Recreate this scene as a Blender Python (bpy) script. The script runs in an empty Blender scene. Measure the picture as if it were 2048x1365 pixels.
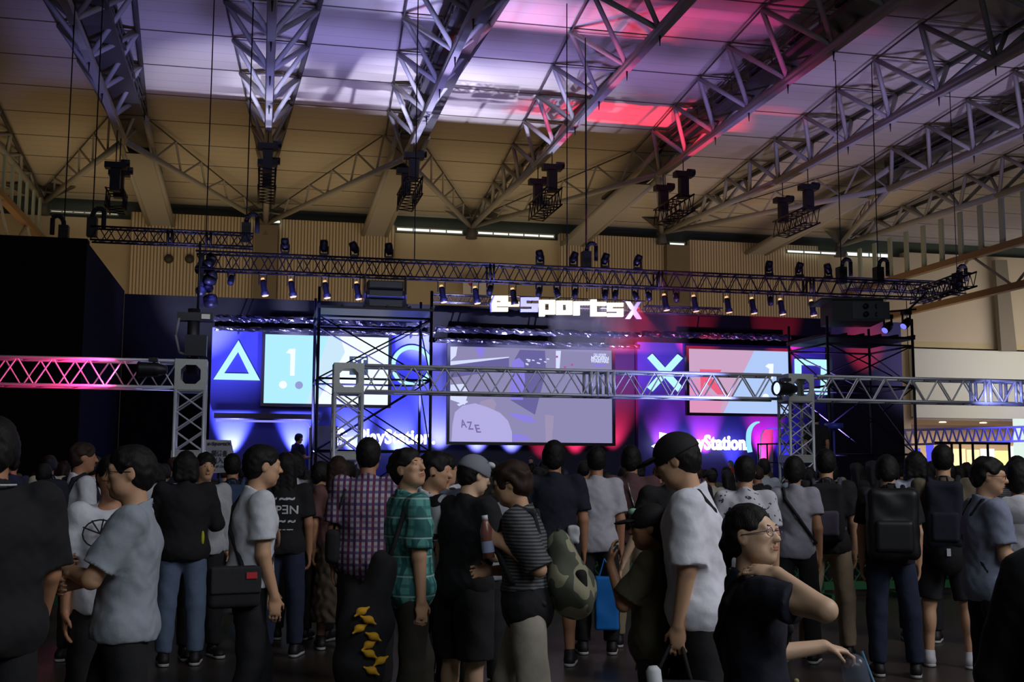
import bpy, math, random
import numpy as np
from mathutils import Vector, Matrix
from mathutils.bvhtree import BVHTree
random.seed(7)
SC = bpy.context.scene
COL = SC.collection
PI = math.pi
# ---------------------------------------------------------------- camera
# hall axes: X runs along the stage front, Y runs towards the stage and the back wall, Z up
EYE = 1.6
FPX = 2275.6
YAW, PIT, ROL = math.radians(12.45), math.radians(6.45), math.radians(0.25)
FW = Vector((math.sin(YAW)*math.cos(PIT), math.cos(YAW)*math.cos(PIT), math.sin(PIT)))
_r0 = Vector((math.cos(YAW), -math.sin(YAW), 0)); _u0 = _r0.cross(FW)
RT = _r0*math.cos(ROL)+_u0*math.sin(ROL); UP = _u0*math.cos(ROL)-_r0*math.sin(ROL)
cam = bpy.data.cameras.new('camera'); cam.lens = FPX*36/2048; cam.sensor_width = 36; cam.clip_end = 300; cam.clip_start = .1
camo = bpy.data.objects.new('camera', cam); COL.objects.link(camo)
M3 = Matrix((RT, UP, -FW)).transposed()
camo.matrix_world = Matrix.Translation((0, 0, EYE)) @ M3.to_4x4()
SC.camera = camo
SC.view_settings.view_transform = 'Standard'; SC.view_settings.look = 'None'
SC.view_settings.exposure = 0.0; SC.view_settings.gamma = 1.0; SC.view_settings.use_curve_mapping = False
SC.cycles.max_bounces = 5; SC.cycles.diffuse_bounces = 3; SC.cycles.glossy_bounces = 3
SC.cycles.transparent_max_bounces = 12; SC.cycles.transmission_bounces = 4
SC.cycles.volume_bounces = 0; SC.cycles.volume_step_rate = 3
SC.cycles.use_adaptive_sampling = True; SC.cycles.adaptive_threshold = 0.03
SC.cycles.use_denoising = True
try: SC.cycles.sample_clamp_indirect = 4.0
except Exception: pass

def at(px, py, Y):
    """point of the hall plane y = Y that a surveyed sight line meets"""
    d = FW*FPX + RT*(px-1024) - UP*(py-682.5)
    return Vector((0, 0, EYE)) + d*(Y/d.y)
def atz(px, py, Z):
    d = FW*FPX + RT*(px-1024) - UP*(py-682.5)
    return Vector((0, 0, EYE)) + d*((Z-EYE)/d.z)
def lin(c):
    return tuple(((v/255)/12.92 if v/255 <= .04045 else (((v/255)+.055)/1.055)**2.4) for v in c[:3])

# ---------------------------------------------------------------- world and light
W = bpy.data.worlds.new('world'); SC.world = W; W.use_nodes = True
W.node_tree.nodes['Background'].inputs[0].default_value = (.55, .6, .75, 1)
W.node_tree.nodes['Background'].inputs[1].default_value = .006
def light(kind, name, loc, aim, col, energy, size=1.0, size_y=None, cone=None, blend=.5, spread=None):
    l = bpy.data.lights.new(name, kind); l.color = col; l.energy = energy
    if kind == 'AREA':
        l.size = size
        if size_y: l.shape = 'RECTANGLE'; l.size_y = size_y
        if spread: l.spread = math.radians(spread)
    else:
        l.shadow_soft_size = size
    if kind == 'SPOT': l.spot_size = math.radians(cone); l.spot_blend = blend
    o = bpy.data.objects.new(name, l); COL.objects.link(o); o.location = loc
    if aim is not None:
        o.rotation_euler = (Vector(aim)-Vector(loc)).to_track_quat('-Z', 'Y').to_euler()
    return o
VIO = (.32, .31, 1.0); RED = (1, .03, .06); BLU = (.10, .13, 1.0); WARM = (1, .80, .52)
# stage wash thrown up over the header onto the roof: violet over the left two thirds, red at the right
for X, e, c in ((-1.2, 3400, VIO), (1.6, 5200, VIO), (5.0, 5600, VIO), (9.5, 4000, (.38, .28, 1)), (14.0, 2500, (.44, .28, 1)), (19, 3400, (.5, .42, 1)), (24, 2600, (.62, .56, 1))):
    light('SPOT', 'roof_wash', (X, 25.8, 1.8), (X+.3, 36.5, 14.3), c, e, .35, cone=66, blend=.9)
for X, Y_, e in ((-1.8, 25.9, 13000), (1.2, 25.9, 24000), (4.0, 25.6, 26000), (6.6, 25.4, 20000), (8.4, 25.3, 12000)):
    light('SPOT', 'roof_wash', (X, Y_, 1.8), (X+.8, 38.6, 14.3), (.62, .62, 1), e, .02, cone=27, blend=.8)
for X, e in ((9.4, 22000), (11.6, 30000), (14.2, 28000), (16.6, 9000)):
    light('SPOT', 'roof_wash', (X, 25.9, 1.8), (X+1.2, 39.3, 14.3), RED, e, .02, cone=17, blend=.8)
# unseen warm area lights added behind the stage to brighten roof and back wall
light('AREA', 'back_hall_glow', (8, 47, 3.0), (8, 47.5, 14), (1, .64, .28), 440, 46, 7, spread=120)
light('AREA', 'back_hall_glow', (10, 42, 5.2), (10, 55, 10.0), (1, .86, .62), 400, 46, 3, spread=130)
# bright lobby under and in front of the balcony
light('AREA', 'lobby_light', (42, 47, 8), (42, 55, 6.5), (1, .95, .80), 420, 12, 5, spread=140)
light('AREA', 'lobby_ceiling', (42, 57.5, 4.2), (42, 57.5, 0), (1, .84, .62), 800, 16, 4)
# dim cool light over the aisle behind the photographer
light('AREA', 'aisle_light', (5.0, -7, 9.5), (2.5, 7, 1.0), (.86, .93, 1.0), 480, 7, 5)
light('AREA', 'aisle_light', (9.5, 1.5, 8.5), (2.6, 4.5, 1.3), (.97, .95, 1.0), 420, 3, 3)

# ---------------------------------------------------------------- materials
MATS = {}
def mat(name, rgb, rough=.7, metal=0.0, emit=0.0, ecol=None, noise=0.0, nscale=30, bump=0.0, spec=None):
    if name in MATS: return MATS[name]
    m = bpy.data.materials.new(name); m.use_nodes = True; MATS[name] = m
    nt = m.node_tree; b = nt.nodes['Principled BSDF']
    c = lin(rgb)
    b.inputs['Base Color'].default_value = (*c, 1); b.inputs['Roughness'].default_value = rough; b.inputs['Metallic'].default_value = metal
    if spec is not None: b.inputs['Specular IOR Level'].default_value = spec
    if emit:
        b.inputs['Emission Color'].default_value = (*(lin(ecol) if ecol else c), 1); b.inputs['Emission Strength'].default_value = emit
    if noise or bump:
        tc = nt.nodes.new('ShaderNodeTexCoord'); n = nt.nodes.new('ShaderNodeTexNoise'); n.inputs['Scale'].default_value = nscale; n.inputs['Detail'].default_value = 4
        nt.links.new(tc.outputs['Object'], n.inputs['Vector'])
        if noise:
            mx = nt.nodes.new('ShaderNodeMix'); mx.data_type = 'RGBA'
            mx.inputs[6].default_value = (*[v*(1-noise) for v in c], 1); mx.inputs[7].default_value = (*[min(1, v*(1+noise)) for v in c], 1)
            nt.links.new(n.outputs['Fac'], mx.inputs[0]); nt.links.new(mx.outputs[2], b.inputs['Base Color'])
        if bump:
            bp = nt.nodes.new('ShaderNodeBump'); bp.inputs['Strength'].default_value = bump; bp.inputs['Distance'].default_value = .02
            nt.links.new(n.outputs['Fac'], bp.inputs['Height']); nt.links.new(bp.outputs['Normal'], b.inputs['Normal'])
    return m
def glow(name, rgb, s=1.0):
    if name in MATS: return MATS[name]
    m = bpy.data.materials.new(name); m.use_nodes = True; MATS[name] = m
    nt = m.node_tree; nt.nodes.clear(); e = nt.nodes.new('ShaderNodeEmission'); o = nt.nodes.new('ShaderNodeOutputMaterial')
    e.inputs[0].default_value = (*lin(rgb), 1); e.inputs[1].default_value = s; nt.links.new(e.outputs[0], o.inputs[0])
    return m
def stripes(name, c1, c2, axis, period, duty=.5, rough=.8, extra=None, soft=False):
    """bands of two colours along an object axis; extra adds crossing bands (axis, period, duty, colour) for checks"""
    if name in MATS: return MATS[name]
    m = bpy.data.materials.new(name); m.use_nodes = True; MATS[name] = m
    nt = m.node_tree; b = nt.nodes['Principled BSDF']; b.inputs['Roughness'].default_value = rough
    tc = nt.nodes.new('ShaderNodeTexCoord'); sp = nt.nodes.new('ShaderNodeSeparateXYZ'); nt.links.new(tc.outputs['Object'], sp.inputs[0])
    def band(ax, per, du):
        a = nt.nodes.new('ShaderNodeMath'); a.operation = 'DIVIDE'; a.inputs[1].default_value = per; nt.links.new(sp.outputs[ax], a.inputs[0])
        f = nt.nodes.new('ShaderNodeMath'); f.operation = 'FRACT'; nt.links.new(a.outputs[0], f.inputs[0])
        g = nt.nodes.new('ShaderNodeMath'); g.operation = 'LESS_THAN'; g.inputs[1].default_value = du; nt.links.new(f.outputs[0], g.inputs[0])
        return g.outputs[0]
    cur = None
    for ax, per, du, c in [(axis, period, duty, c2)] + list(extra or []):
        mx = nt.nodes.new('ShaderNodeMix'); mx.data_type = 'RGBA'
        f = band(ax, per, du)
        if cur is not None:
            h = nt.nodes.new('ShaderNodeMath'); h.operation = 'MULTIPLY'; h.inputs[1].default_value = .6; nt.links.new(f, h.inputs[0]); f = h.outputs[0]
        nt.links.new(f, mx.inputs[0])
        if cur is None: mx.inputs[6].default_value = (*lin(c1), 1)
        else: nt.links.new(cur, mx.inputs[6])
        mx.inputs[7].default_value = (*lin(c), 1); cur = mx.outputs[2]
    nt.links.new(cur, b.inputs['Base Color'])
    return m

# ---------------------------------------------------------------- mesh helpers
def tag(o, label=None, cat=None, group=None, kind=None):
    if label: o['label'] = label
    if cat: o['category'] = cat
    if group: o['group'] = group
    if kind: o['kind'] = kind
    return o
def empty(name, loc, label=None, cat=None, group=None, rz=0.0):
    o = bpy.data.objects.new(name, None); COL.objects.link(o); o.location = loc; o.rotation_euler.z = rz; o.empty_display_size = .1
    return tag(o, label, cat, group)
def frame_of(d):
    d = Vector(d).normalized(); a = Vector((0, 0, 1)) if abs(d.z) < .95 else Vector((1, 0, 0))
    x = d.cross(a).normalized(); return x, x.cross(d).normalized(), d
class MB:
    def __init__(s): s.v = []; s.f = []; s.m = []; s.sm = []
    def face(s, pts, mi=0, sm=False):
        n = len(s.v); s.v += [tuple(p) for p in pts]; s.f.append(tuple(range(n, n+len(pts)))); s.m.append(mi); s.sm.append(sm)
    def box(s, c, d, rz=0.0, mi=0, R=None):
        c = Vector(c); hx, hy, hz = d[0]/2, d[1]/2, d[2]/2
        R = R or Matrix.Rotation(rz, 3, 'Z'); n = len(s.v)
        for z in (-hz, hz):
            for x, y in ((-hx, -hy), (hx, -hy), (hx, hy), (-hx, hy)): s.v.append(tuple(c+R@Vector((x, y, z))))
        for q in ((3, 2, 1, 0), (4, 5, 6, 7), (0, 1, 5, 4), (1, 2, 6, 5), (2, 3, 7, 6), (3, 0, 4, 7)):
            s.f.append(tuple(n+i for i in q)); s.m.append(mi); s.sm.append(False)
        return s
    def tube(s, a, b, r, n=6, r2=None, mi=0, cap=True):
        a = Vector(a); b = Vector(b)
        if (b-a).length < 1e-6: return s
        x, y, d = frame_of(b-a); k = len(s.v); r2 = r if r2 is None else r2
        for p, rr in ((a, r), (b, r2)):
            for i in range(n):
                t = 2*PI*i/n; s.v.append(tuple(p+x*(rr*math.cos(t))+y*(rr*math.sin(t))))
        for i in range(n):
            j = (i+1) % n; s.f.append((k+i, k+j, k+n+j, k+n+i)); s.m.append(mi); s.sm.append(n > 5)
        if cap:
            s.f.append(tuple(k+i for i in reversed(range(n)))); s.m.append(mi); s.sm.append(False)
            s.f.append(tuple(k+n+i for i in range(n))); s.m.append(mi); s.sm.append(False)
        return s
    def path(s, pts, r, n=6, mi=0):
        for a, b in zip(pts[:-1], pts[1:]): s.tube(a, b, r, n, mi=mi)
        return s
    def lathe(s, prof, o, axis=(0, 0, 1), n=16, mi=0):
        x, y, d = frame_of(axis); o = Vector(o); k = len(s.v)
        for h, r in prof:
            for i in range(n):
                t = 2*PI*i/n; s.v.append(tuple(o+d*h+x*(r*math.cos(t))+y*(r*math.sin(t))))
        for q in range(len(prof)-1):
            for i in range(n):
                j = (i+1) % n; s.f.append((k+q*n+i, k+q*n+j, k+(q+1)*n+j, k+(q+1)*n+i)); s.m.append(mi); s.sm.append(True)
        return s
    def slab(s, pts, dy, mi=0):
        """a polygon given in the XZ plane, extruded by dy along Y"""
        pts = [Vector(p) for p in pts]; b = [p+Vector((0, dy, 0)) for p in pts]; n = len(pts)
        s.face(pts, mi); s.face(list(reversed(b)), mi)
        for i in range(n):
            j = (i+1) % n; s.face([pts[j], pts[i], b[i], b[j]], mi)
        return s
    def pslab(s, pp, Y, dy=.04, mi=0):
        return s.slab([at(x, y, Y) for x, y in pp], dy, mi)
    def build(s, name, mats, parent=None, off=None):
        me = bpy.data.meshes.new(name)
        o_ = Vector(off) if off is not None else (Vector(parent.location) if parent is not None else Vector((0, 0, 0)))
        if parent is not None and parent.parent is not None: o_ = Vector(parent.get('_o', (0, 0, 0)))
        me.from_pydata([(v[0]-o_.x, v[1]-o_.y, v[2]-o_.z) for v in s.v], [], s.f)
        for m in (mats if isinstance(mats, (list, tuple)) else [mats]): me.materials.append(m)
        me.polygons.foreach_set('material_index', s.m); me.polygons.foreach_set('use_smooth', s.sm)
        me.update()
        o = bpy.data.objects.new(name, me); COL.objects.link(o)
        if parent is not None: o.parent = parent
        return o
def struct(name, mb, m, label=None):
    o = mb.build(name, m); o['kind'] = 'structure'
    if label: o['label'] = label
    return o
def kids(o): return [c for c in bpy.data.objects if c.parent == o]
def copy_tree(o, parent=None, ch=None):
    c = o.copy(); COL.objects.link(c)
    if parent is not None: c.parent = parent
    for k in (ch[o.name] if ch is not None else kids(o)): copy_tree(k, c, ch)
    return c
def tree_of(o):
    d = {}
    def rec(a): d[a.name] = kids(a); [rec(b) for b in d[a.name]]
    rec(o); return d
ORD = 'leftmost second third fourth fifth sixth seventh eighth ninth tenth eleventh twelfth thirteenth fourteenth fifteenth sixteenth seventeenth eighteenth nineteenth twentieth twenty-first twenty-second twenty-third twenty-fourth twenty-fifth twenty-sixth twenty-seventh twenty-eighth twenty-ninth thirtieth'.split()
def nth(i): return ORD[i] if i == 0 else ORD[i]+' from the left'
def text_mesh(txt, ext=0.0, bold=0.0, shear=0.0, sp=1.0):
    cu = bpy.data.curves.new('lettering', 'FONT'); cu.body = txt; cu.extrude = ext; cu.offset = bold; cu.shear = shear; cu.space_character = sp; cu.resolution_u = 3
    o = bpy.data.objects.new('lettering', cu); COL.objects.link(o)
    dg = bpy.context.evaluated_depsgraph_get(); me = bpy.data.meshes.new_from_object(o.evaluated_get(dg))
    vs = [v.co.copy() for v in me.vertices]; fs = [tuple(p.vertices) for p in me.polygons]
    bpy.data.objects.remove(o); bpy.data.curves.remove(cu); bpy.data.meshes.remove(me)
    return vs, fs
def add_text(mb, txt, x0, x1, z0, z1, Y, dy=.02, bold=0.0, shear=0.0, mi=0, sp=1.0):
    """upright lettering facing -Y, fitted into x0..x1, z0..z1"""
    vs, fs = text_mesh(txt, .5, bold, shear, sp)
    xa = min(v.x for v in vs); xb = max(v.x for v in vs); ya = min(v.y for v in vs); yb = max(v.y for v in vs)
    n = len(mb.v)
    for v in vs: mb.v.append((x0+(v.x-xa)/(xb-xa)*(x1-x0), Y-(v.z)*dy, z0+(v.y-ya)/(yb-ya)*(z1-z0)))
    for f in fs: mb.f.append(tuple(n+i for i in f)); mb.m.append(mi); mb.sm.append(False)

STEEL = mat('painted_roof_steel', (150, 148, 142), .55, .0)
STEELD = mat('dark_roof_steel', (70, 68, 66), .6)
WIRE = mat('black_wire', (25, 25, 28), .6)
BLACK = mat('black_drape', (7, 7, 9), .95, spec=.1, noise=.4, nscale=3)
RIG = mat('black_rig_metal', (34, 34, 40), .45, .5)
ALU = mat('truss_aluminium', (176, 178, 184), .38, .35)
ALUB = mat('brushed_plate', (160, 162, 158), .5, .45, noise=.25, nscale=60)

# ---------------------------------------------------------------- hall structure
m = mat('hall_floor', (62, 54, 47), .33, noise=.25, nscale=.6)
b = MB(); b.box((10, 20, -.1), (110, 110, .2)); struct('floor', b, m)
# roof skin: shallow slope to the back wall, with dark panel joints across the hall
mc = bpy.data.materials.new('roof_panels'); mc.use_nodes = True; nt = mc.node_tree; pb = nt.nodes['Principled BSDF']
pb.inputs['Roughness'].default_value = .5
tc = nt.nodes.new('ShaderNodeTexCoord'); sp = nt.nodes.new('ShaderNodeSeparateXYZ'); nt.links.new(tc.outputs['Object'], sp.inputs[0])
dv = nt.nodes.new('ShaderNodeMath'); dv.operation = 'DIVIDE'; dv.inputs[1].default_value = 2.85; nt.links.new(sp.outputs[1], dv.inputs[0])
fr = nt.nodes.new('ShaderNodeMath'); fr.operation = 'FRACT'; nt.links.new(dv.outputs[0], fr.inputs[0])
lt = nt.nodes.new('ShaderNodeMath'); lt.operation = 'LESS_THAN'; lt.inputs[1].default_value = .03; nt.links.new(fr.outputs[0], lt.inputs[0])
mp = nt.nodes.new('ShaderNodeMapping'); mp.inputs['Scale'].default_value = (.05, 1.6, 1); nt.links.new(tc.outputs['Object'], mp.inputs[0])
nz = nt.nodes.new('ShaderNodeTexNoise'); nz.inputs['Scale'].default_value = 1.6; nz.inputs['Detail'].default_value = 5; nt.links.new(mp.outputs[0], nz.inputs['Vector'])
dv2 = nt.nodes.new('ShaderNodeMath'); dv2.operation = 'DIVIDE'; dv2.inputs[1].default_value = .7125; nt.links.new(sp.outputs[1], dv2.inputs[0])
fr2 = nt.nodes.new('ShaderNodeMath'); fr2.operation = 'FRACT'; nt.links.new(dv2.outputs[0], fr2.inputs[0])
lt2 = nt.nodes.new('ShaderNodeMath'); lt2.operation = 'LESS_THAN'; lt2.inputs[1].default_value = .06; nt.links.new(fr2.outputs[0], lt2.inputs[0])
mu = nt.nodes.new('ShaderNodeMath'); mu.operation = 'MULTIPLY'; mu.inputs[1].default_value = .22; nt.links.new(lt2.outputs[0], mu.inputs[0])
mxx = nt.nodes.new('ShaderNodeMath'); mxx.operation = 'MAXIMUM'; nt.links.new(lt.outputs[0], mxx.inputs[0]); nt.links.new(mu.outputs[0], mxx.inputs[1]); lt = mxx
mx = nt.nodes.new('ShaderNodeMix'); mx.data_type = 'RGBA'; mx.inputs[6].default_value = (*lin((190, 182, 166)), 1); mx.inputs[7].default_value = (*lin((60, 58, 55)), 1)
nt.links.new(lt.outputs[0], mx.inputs[0]); nt.links.new(mx.outputs[2], pb.inputs['Base Color'])
bp = nt.nodes.new('ShaderNodeBump'); bp.inputs['Strength'].default_value = .25; bp.inputs['Distance'].default_value = .04
nt.links.new(nz.outputs['Fac'], bp.inputs['Height']); nt.links.new(bp.outputs['Normal'], pb.inputs['Normal'])
def zroof(Y): return 14.68-.022*(Y-30) if Y > 30 else 14.68+.01*(30-Y)
b = MB()
ys = [-20, 0, 10, 20, 30, 35, 40, 45, 50, 55.4]
for y0, y1 in zip(ys[:-1], ys[1:]):
    b.face([(-34, y0, zroof(y0)), (-34, y1, zroof(y1)), (62, y1, zroof(y1)), (62, y0, zroof(y0))])
    b.face([(-34, y0, zroof(y0)+.3), (62, y0, zroof(y0)+.3), (62, y1, zroof(y1)+.3), (-34, y1, zroof(y1)+.3)])
struct('ceiling', b, mc)
# back wall with ribbed panels, clerestory slots and a lower balcony at the right
WB = mat('back_wall_plaster', (178, 160, 128), .85, noise=.08, nscale=1)
WP = stripes('ribbed_wall_panel', (196, 178, 146), (128, 112, 88), 0, .15, .4)
b = MB(); b.box((5, 55.4, 6.6), (58.3, .5, 13.2)); struct('wall_back', b, WB)
b = MB()
for x0, x1 in ((262, 510), (557, 790), (1118, 1328), (1377, 1632)):
    A, B_ = at(x0, 460, 54.9), at(x1, 460, 54.9)
    b.box(((A.x+B_.x)/2, 54.95, 6.75), (B_.x-A.x, .4, 13.5))
struct('trim_ribbed_panels', b, WP)
b = MB()
for x0, x1 in ((510, 556), (1330, 1376)):
    A, B_ = at(x0, 460, 54.5), at(x1, 460, 54.5); b.box(((A.x+B_.x)/2, 54.6, 6.55), (B_.x-A.x, .7, 13.1))
struct('trim_wall_columns', b, mat('column_plaster', (120, 106, 84), .85))
b = MB(); b.box((14, 55.9, 13.9), (96, .3, 1.6)); struct('trim_roof_edge', b, mat('roof_edge_dark', (74, 84, 78), .7))
b = MB()
for px0, px1 in ((330, 345),(372,386)):
    c = at((px0+px1)/2, 518, 54.7); b.lathe([(0, .0), (0, .16), (.22, .22), (.22, .0)], (c.x, 54.5, c.z), (0, 1, 0), 14)
struct('trim_wall_vents', b, mat('vent_dark', (52, 48, 44), .6))
k = 0
for x0, x1, y0, y1, fr_ in ((102, 236, 421, 431, 6), (511, 524, 440, 448, 1), (540, 561, 440, 448, 1), (793, 925, 455, 469, 4), (955, 1108, 463, 477, 5), (1338, 1369, 485, 495, 1), (1573, 1674, 500, 511, 3), (1692, 1782, 504, 517, 4)):
    k += 1; Y = 54.45
    A = at(x0, y0, Y); B_ = at(x1, y1, Y)
    r = empty('window_%d' % k, (A.x, Y, B_.z)); r['kind'] = 'structure'
    g = MB(); g.box(((A.x+B_.x)/2, Y, (A.z+B_.z)/2), (B_.x-A.x, .04, A.z-B_.z)); g.build('pane', glow('daylight_pane', (236, 250, 236), 1.25), r)
    g = MB()
    for i in range(fr_+1):
        x = A.x+(B_.x-A.x)*i/fr_; g.box((x, Y-.03, (A.z+B_.z)/2), (.05, .08, A.z-B_.z))
    g.box(((A.x+B_.x)/2, Y-.03, A.z), (B_.x-A.x+.05, .1, .06)); g.box(((A.x+B_.x)/2, Y-.03, B_.z), (B_.x-A.x+.05, .1, .05))
    g.build('frame', STEEL, r)
# right part: upper wall, balcony parapet, lobby below
b = MB(); b.box((48, 55.4, 10.9), (27.8, .5, 5.2)); struct('wall_right_upper', b, mat('upper_wall_beige', (188, 172, 142), .85, noise=.06, nscale=.7))
b = MB(); b.box((48.2, 54.8, 6.3), (28.2, .5, 3.7)); b.box((48.2, 54.72, 5.3), (28.2, .5, .06)); struct('trim_balcony', b, mat('balcony_parapet', (206, 204, 182), .8))
b = MB(); b.box((48.2, 58.6, 4.42), (28.2, 7.5, .15)); struct('ceiling_lobby', b, mat('lobby_soffit', (200, 180, 150), .8))
b = MB(); b.box((48.2, 61.5, 2.2), (28.2, .3, 4.4)); struct('wall_lobby', b, mat('lobby_wall', (214, 190, 154), .8))
b = MB()
b.slab([at(1990, 520, 54.3), at(2014, 520, 54.3), at(2034, 702, 54.3), at(2003, 702, 54.3)], .3); struct('trim_wall_pier', b, mat('pier_beige', (120, 110, 92), .85))
for i, px in enumerate((1803, 1885, 1966, 2040)):
    c = at(px, 838, 56.5); g = MB(); g.lathe([(0, 0), (0, .16), (-.05, .2), (-.05, .0)], (c.x, 56.5, 4.34), (0, 0, 1), 12)
    tag(g.build('downlight', glow('downlight_disc', (255, 240, 215), 3)), 'small round downlight in the lobby soffit, '+nth(i), 'ceiling light', 'lobby downlights')
b = MB(); b.box((-33.9, 18, 7), (.3, 76, 14)); struct('wall_left', b, mat('side_wall', (90, 84, 76), .9))
b = MB(); b.box((61.9, 18, 7), (.3, 86, 14)); struct('wall_right', b, MATS['side_wall'])
b = MB(); b.box((14, -19.9, 7), (96, .3, 14)); struct('wall_front', b, MATS['side_wall'])

# ---------------------------------------------------------------- roof trusses
ZL = 13.1
NODE = {-10: .0, 0: .1, 10: .45, 20: .65, 30: .45}
def hw(Y): return max(.12, 1.42-.062*(Y-29)) if Y > 29 else 1.42
def zu(Y): return zroof(Y)-.14
LABT = {-10: 'roof truss ending at the far left wall node', -5: 'roof truss with a catwalk inside, at the top left', 0: 'symmetric roof truss straight above, lit violet, seen end-on', 5: 'roof truss with a catwalk inside, right of the end-on truss',
        10: 'open roof truss running down to the middle wall node', 15: 'roof truss with a catwalk inside, lit red at its far end', 20: 'long open roof truss crossing the upper right corner', 25: 'roof truss with a catwalk inside, near the right edge', 30: 'roof truss above the ribbed side girder at the right edge'}
XS = lambda k: k*1.0
for X in (-10, -5, 0, 5, 10, 15, 20, 25, 30):
    odd = X % 10 != 0
    yend = 41.2 if odd else 55
    Y0 = 8 if X >= 0 else 12
    xx = X*1.005-.1*(X/10)
    ZL = 13.7 if X == -10 else 13.1
    r = empty('roof_truss', (xx, yend, ZL), LABT[X], 'roof truss', 'roof trusses')
    b = MB(); b.tube((xx, Y0, ZL), (xx, 41.2, ZL), .13, 10); b.box((xx, (Y0+41)/2, ZL-.12), (.2, 41-Y0, .1))
    if not odd: b.tube((xx, 41.2, ZL), (xx, yend, ZL+NODE[X]), .13, 10)
    b.build('lower_chord', STEEL, r)
    for sgn in (-1, 1):
        b = MB(); pts = []
        y = 30-2.75*7+1.375
        while y < yend+ (3 if odd else -3): pts.append(Vector((xx+sgn*hw(y), y, zu(y)))); y += 2.75
        if not odd: pts.append(Vector((xx+sgn*.15, 53, zu(53)-.4)))
        b.path(pts, .03 if sgn < 0 else .085, 6); b.build('upper_chord', STEELD, r)
    b = MB(); y = 30-2.75*7
    prev = None
    while y < yend-1.5:
        yu = y+1.375
        for sgn in (-1, 1):
            U = (xx+sgn*hw(yu), yu, zu(yu))
            zz = (lambda q: ZL+(0 if odd or q < 41.2 else NODE[X]*(q-41.2)/13.8)); b.tube((xx, y, zz(y)), U, .085, 6); b.tube((xx, min(y+2.75, yend), zz(min(y+2.75, yend))), U, .08, 6)
        b.tube((xx-hw(yu), yu, zu(yu)), (xx+hw(yu), yu, zu(yu)), .035, 5)
        y += 2.75
    b.build('diagonal_brace', STEEL, r)
    for yy in (30-2.75, 30, 32.75, 35.5): b = MB(); b.tube((xx, yy, ZL), (xx, yy, ZL-.45), .045, 5, r2=.01); b.build('hanger', WIRE, r)
    if odd and X > -10:
        r = empty('catwalk', (xx, 54, 13.5), 'dark service catwalk running inside the roof truss %s' % {-5: 'at the top left', 5: 'right of the end-on truss', 15: 'that is lit red', 25: 'near the right edge'}[X], 'catwalk', 'roof catwalks')
        b = MB(); b.box((xx+.25, 24, 13.75), (1.0, 33, .12)); b.box((xx+.25, 44, 13.72), (1.0, 8, .12)); b.build('deck', STEELD, r)
        b = MB()
        dz = [(40.5, 13.75), (44, 13.45), (54.5, 12.9)]
        for s_ in (-.55, .55):
            for (ya, za), (yb, zb) in zip(dz[:-1], dz[1:]):
                b.tube((xx+.2+s_, ya, za), (xx+.2+s_, yb, zb), .12, 6)
        b.face([(xx-.35, 44, 13.4), (xx+.75, 44, 13.4), (xx+.75, 54.5, 12.85), (xx-.35, 54.5, 12.85)])
        b.face([(xx-.35, 44, 13.45), (xx-.35, 54.5, 12.9), (xx+.75, 54.5, 12.9), (xx+.75, 44, 13.45)])
        b.build('sloping_run', STEEL, r)
        b = MB()
        for s_ in (-.5, .5):
            for z in (14.0, 14.25): b.tube((xx+.25+s_, 8, z), (xx+.25+s_, 41, z), .03, 4)
            for i in range(23): b.tube((xx+.25+s_, 8+i*1.5, 13.75), (xx+.25+s_, 8+i*1.5, 14.25), .025, 4)
        for i in range(12): b.box((xx+.05, 10+i*2.75, 14.05), (.5, .5, .22))
        b.build('railing', STEELD, r)
    if odd:
        for sgn in (-1, 1):
            xn = xx+sgn*5.0
            if xn < -11: continue
            r = empty('diagonal_strut', (xn, 55, ZL), 'latticed strut fanning %s from the end of the %s' % ('left' if sgn < 0 else 'right', {-5: 'top left catwalk truss', 5: 'catwalk truss right of the end-on truss', 15: 'red-lit catwalk truss', 25: 'catwalk truss by the right edge'}[X]), 'strut', 'roof struts')
            a = Vector((xx, 41.2, ZL)); c = Vector((xn, 54.6, {-10: 13.7, 0: 13.2, 10: 13.55, 20: 13.75, 30: 13.55}[round(xn/10)*10]))
            b = MB(); b.tube(a, c, .12, 8); b.build('lower_chord', STEEL, r)
            b = MB(); b2 = MB(); tops = []
            n = 6
            for i in range(n):
                t = (i+.5)/n; p = a.lerp(c, t); q = p+Vector((0, 0, 1.0*(1-t)+.25))+Vector((.25*sgn, .0, 0)); q2 = q-Vector((.5*sgn, 0, 0)); tops.append(q)
                b.tube(a.lerp(c, i/n), q, .045, 5); b.tube(a.lerp(c, (i+1)/n), q, .045, 5)
            b.build('diagonal_brace', STEEL, r); b2.path(tops, .03, 5); b2.build('upper_chord', STEELD, r)
for X in (-10, 0, 10, 20, 30):
    xx = X*1.005-.1*(X/10); ZL = 13.1+NODE[X]+(.6 if X < 0 else 0)
    r = MB()
    for sx in (-1, 1):
        r.face([(xx, 54.3, ZL-.1), (xx+sx*1.6, 53, ZL+.42), (xx+sx*1.1, 52.8, ZL+.28), (xx+sx*.5, 52.6, ZL+.45)]); r.face([(xx, 54.36, ZL-.1), (xx+sx*.5, 52.66, ZL+.45), (xx+sx*1.1, 52.86, ZL+.28), (xx+sx*1.6, 53.06, ZL+.42)])
    r.tube((xx, 54.5, ZL-.6), (xx, 54.5, ZL+.3), .3, 8, r2=.12)
    tag(r.build('node_bracket', STEELD), 'winged steel bracket where roof struts meet the wall, %s' % {-10: 'at the left corner', 0: 'below the end-on truss', 10: 'above the middle windows', 20: 'above the single small window', 30: 'at the right'}[X], 'bracket', 'wall node brackets')
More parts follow.
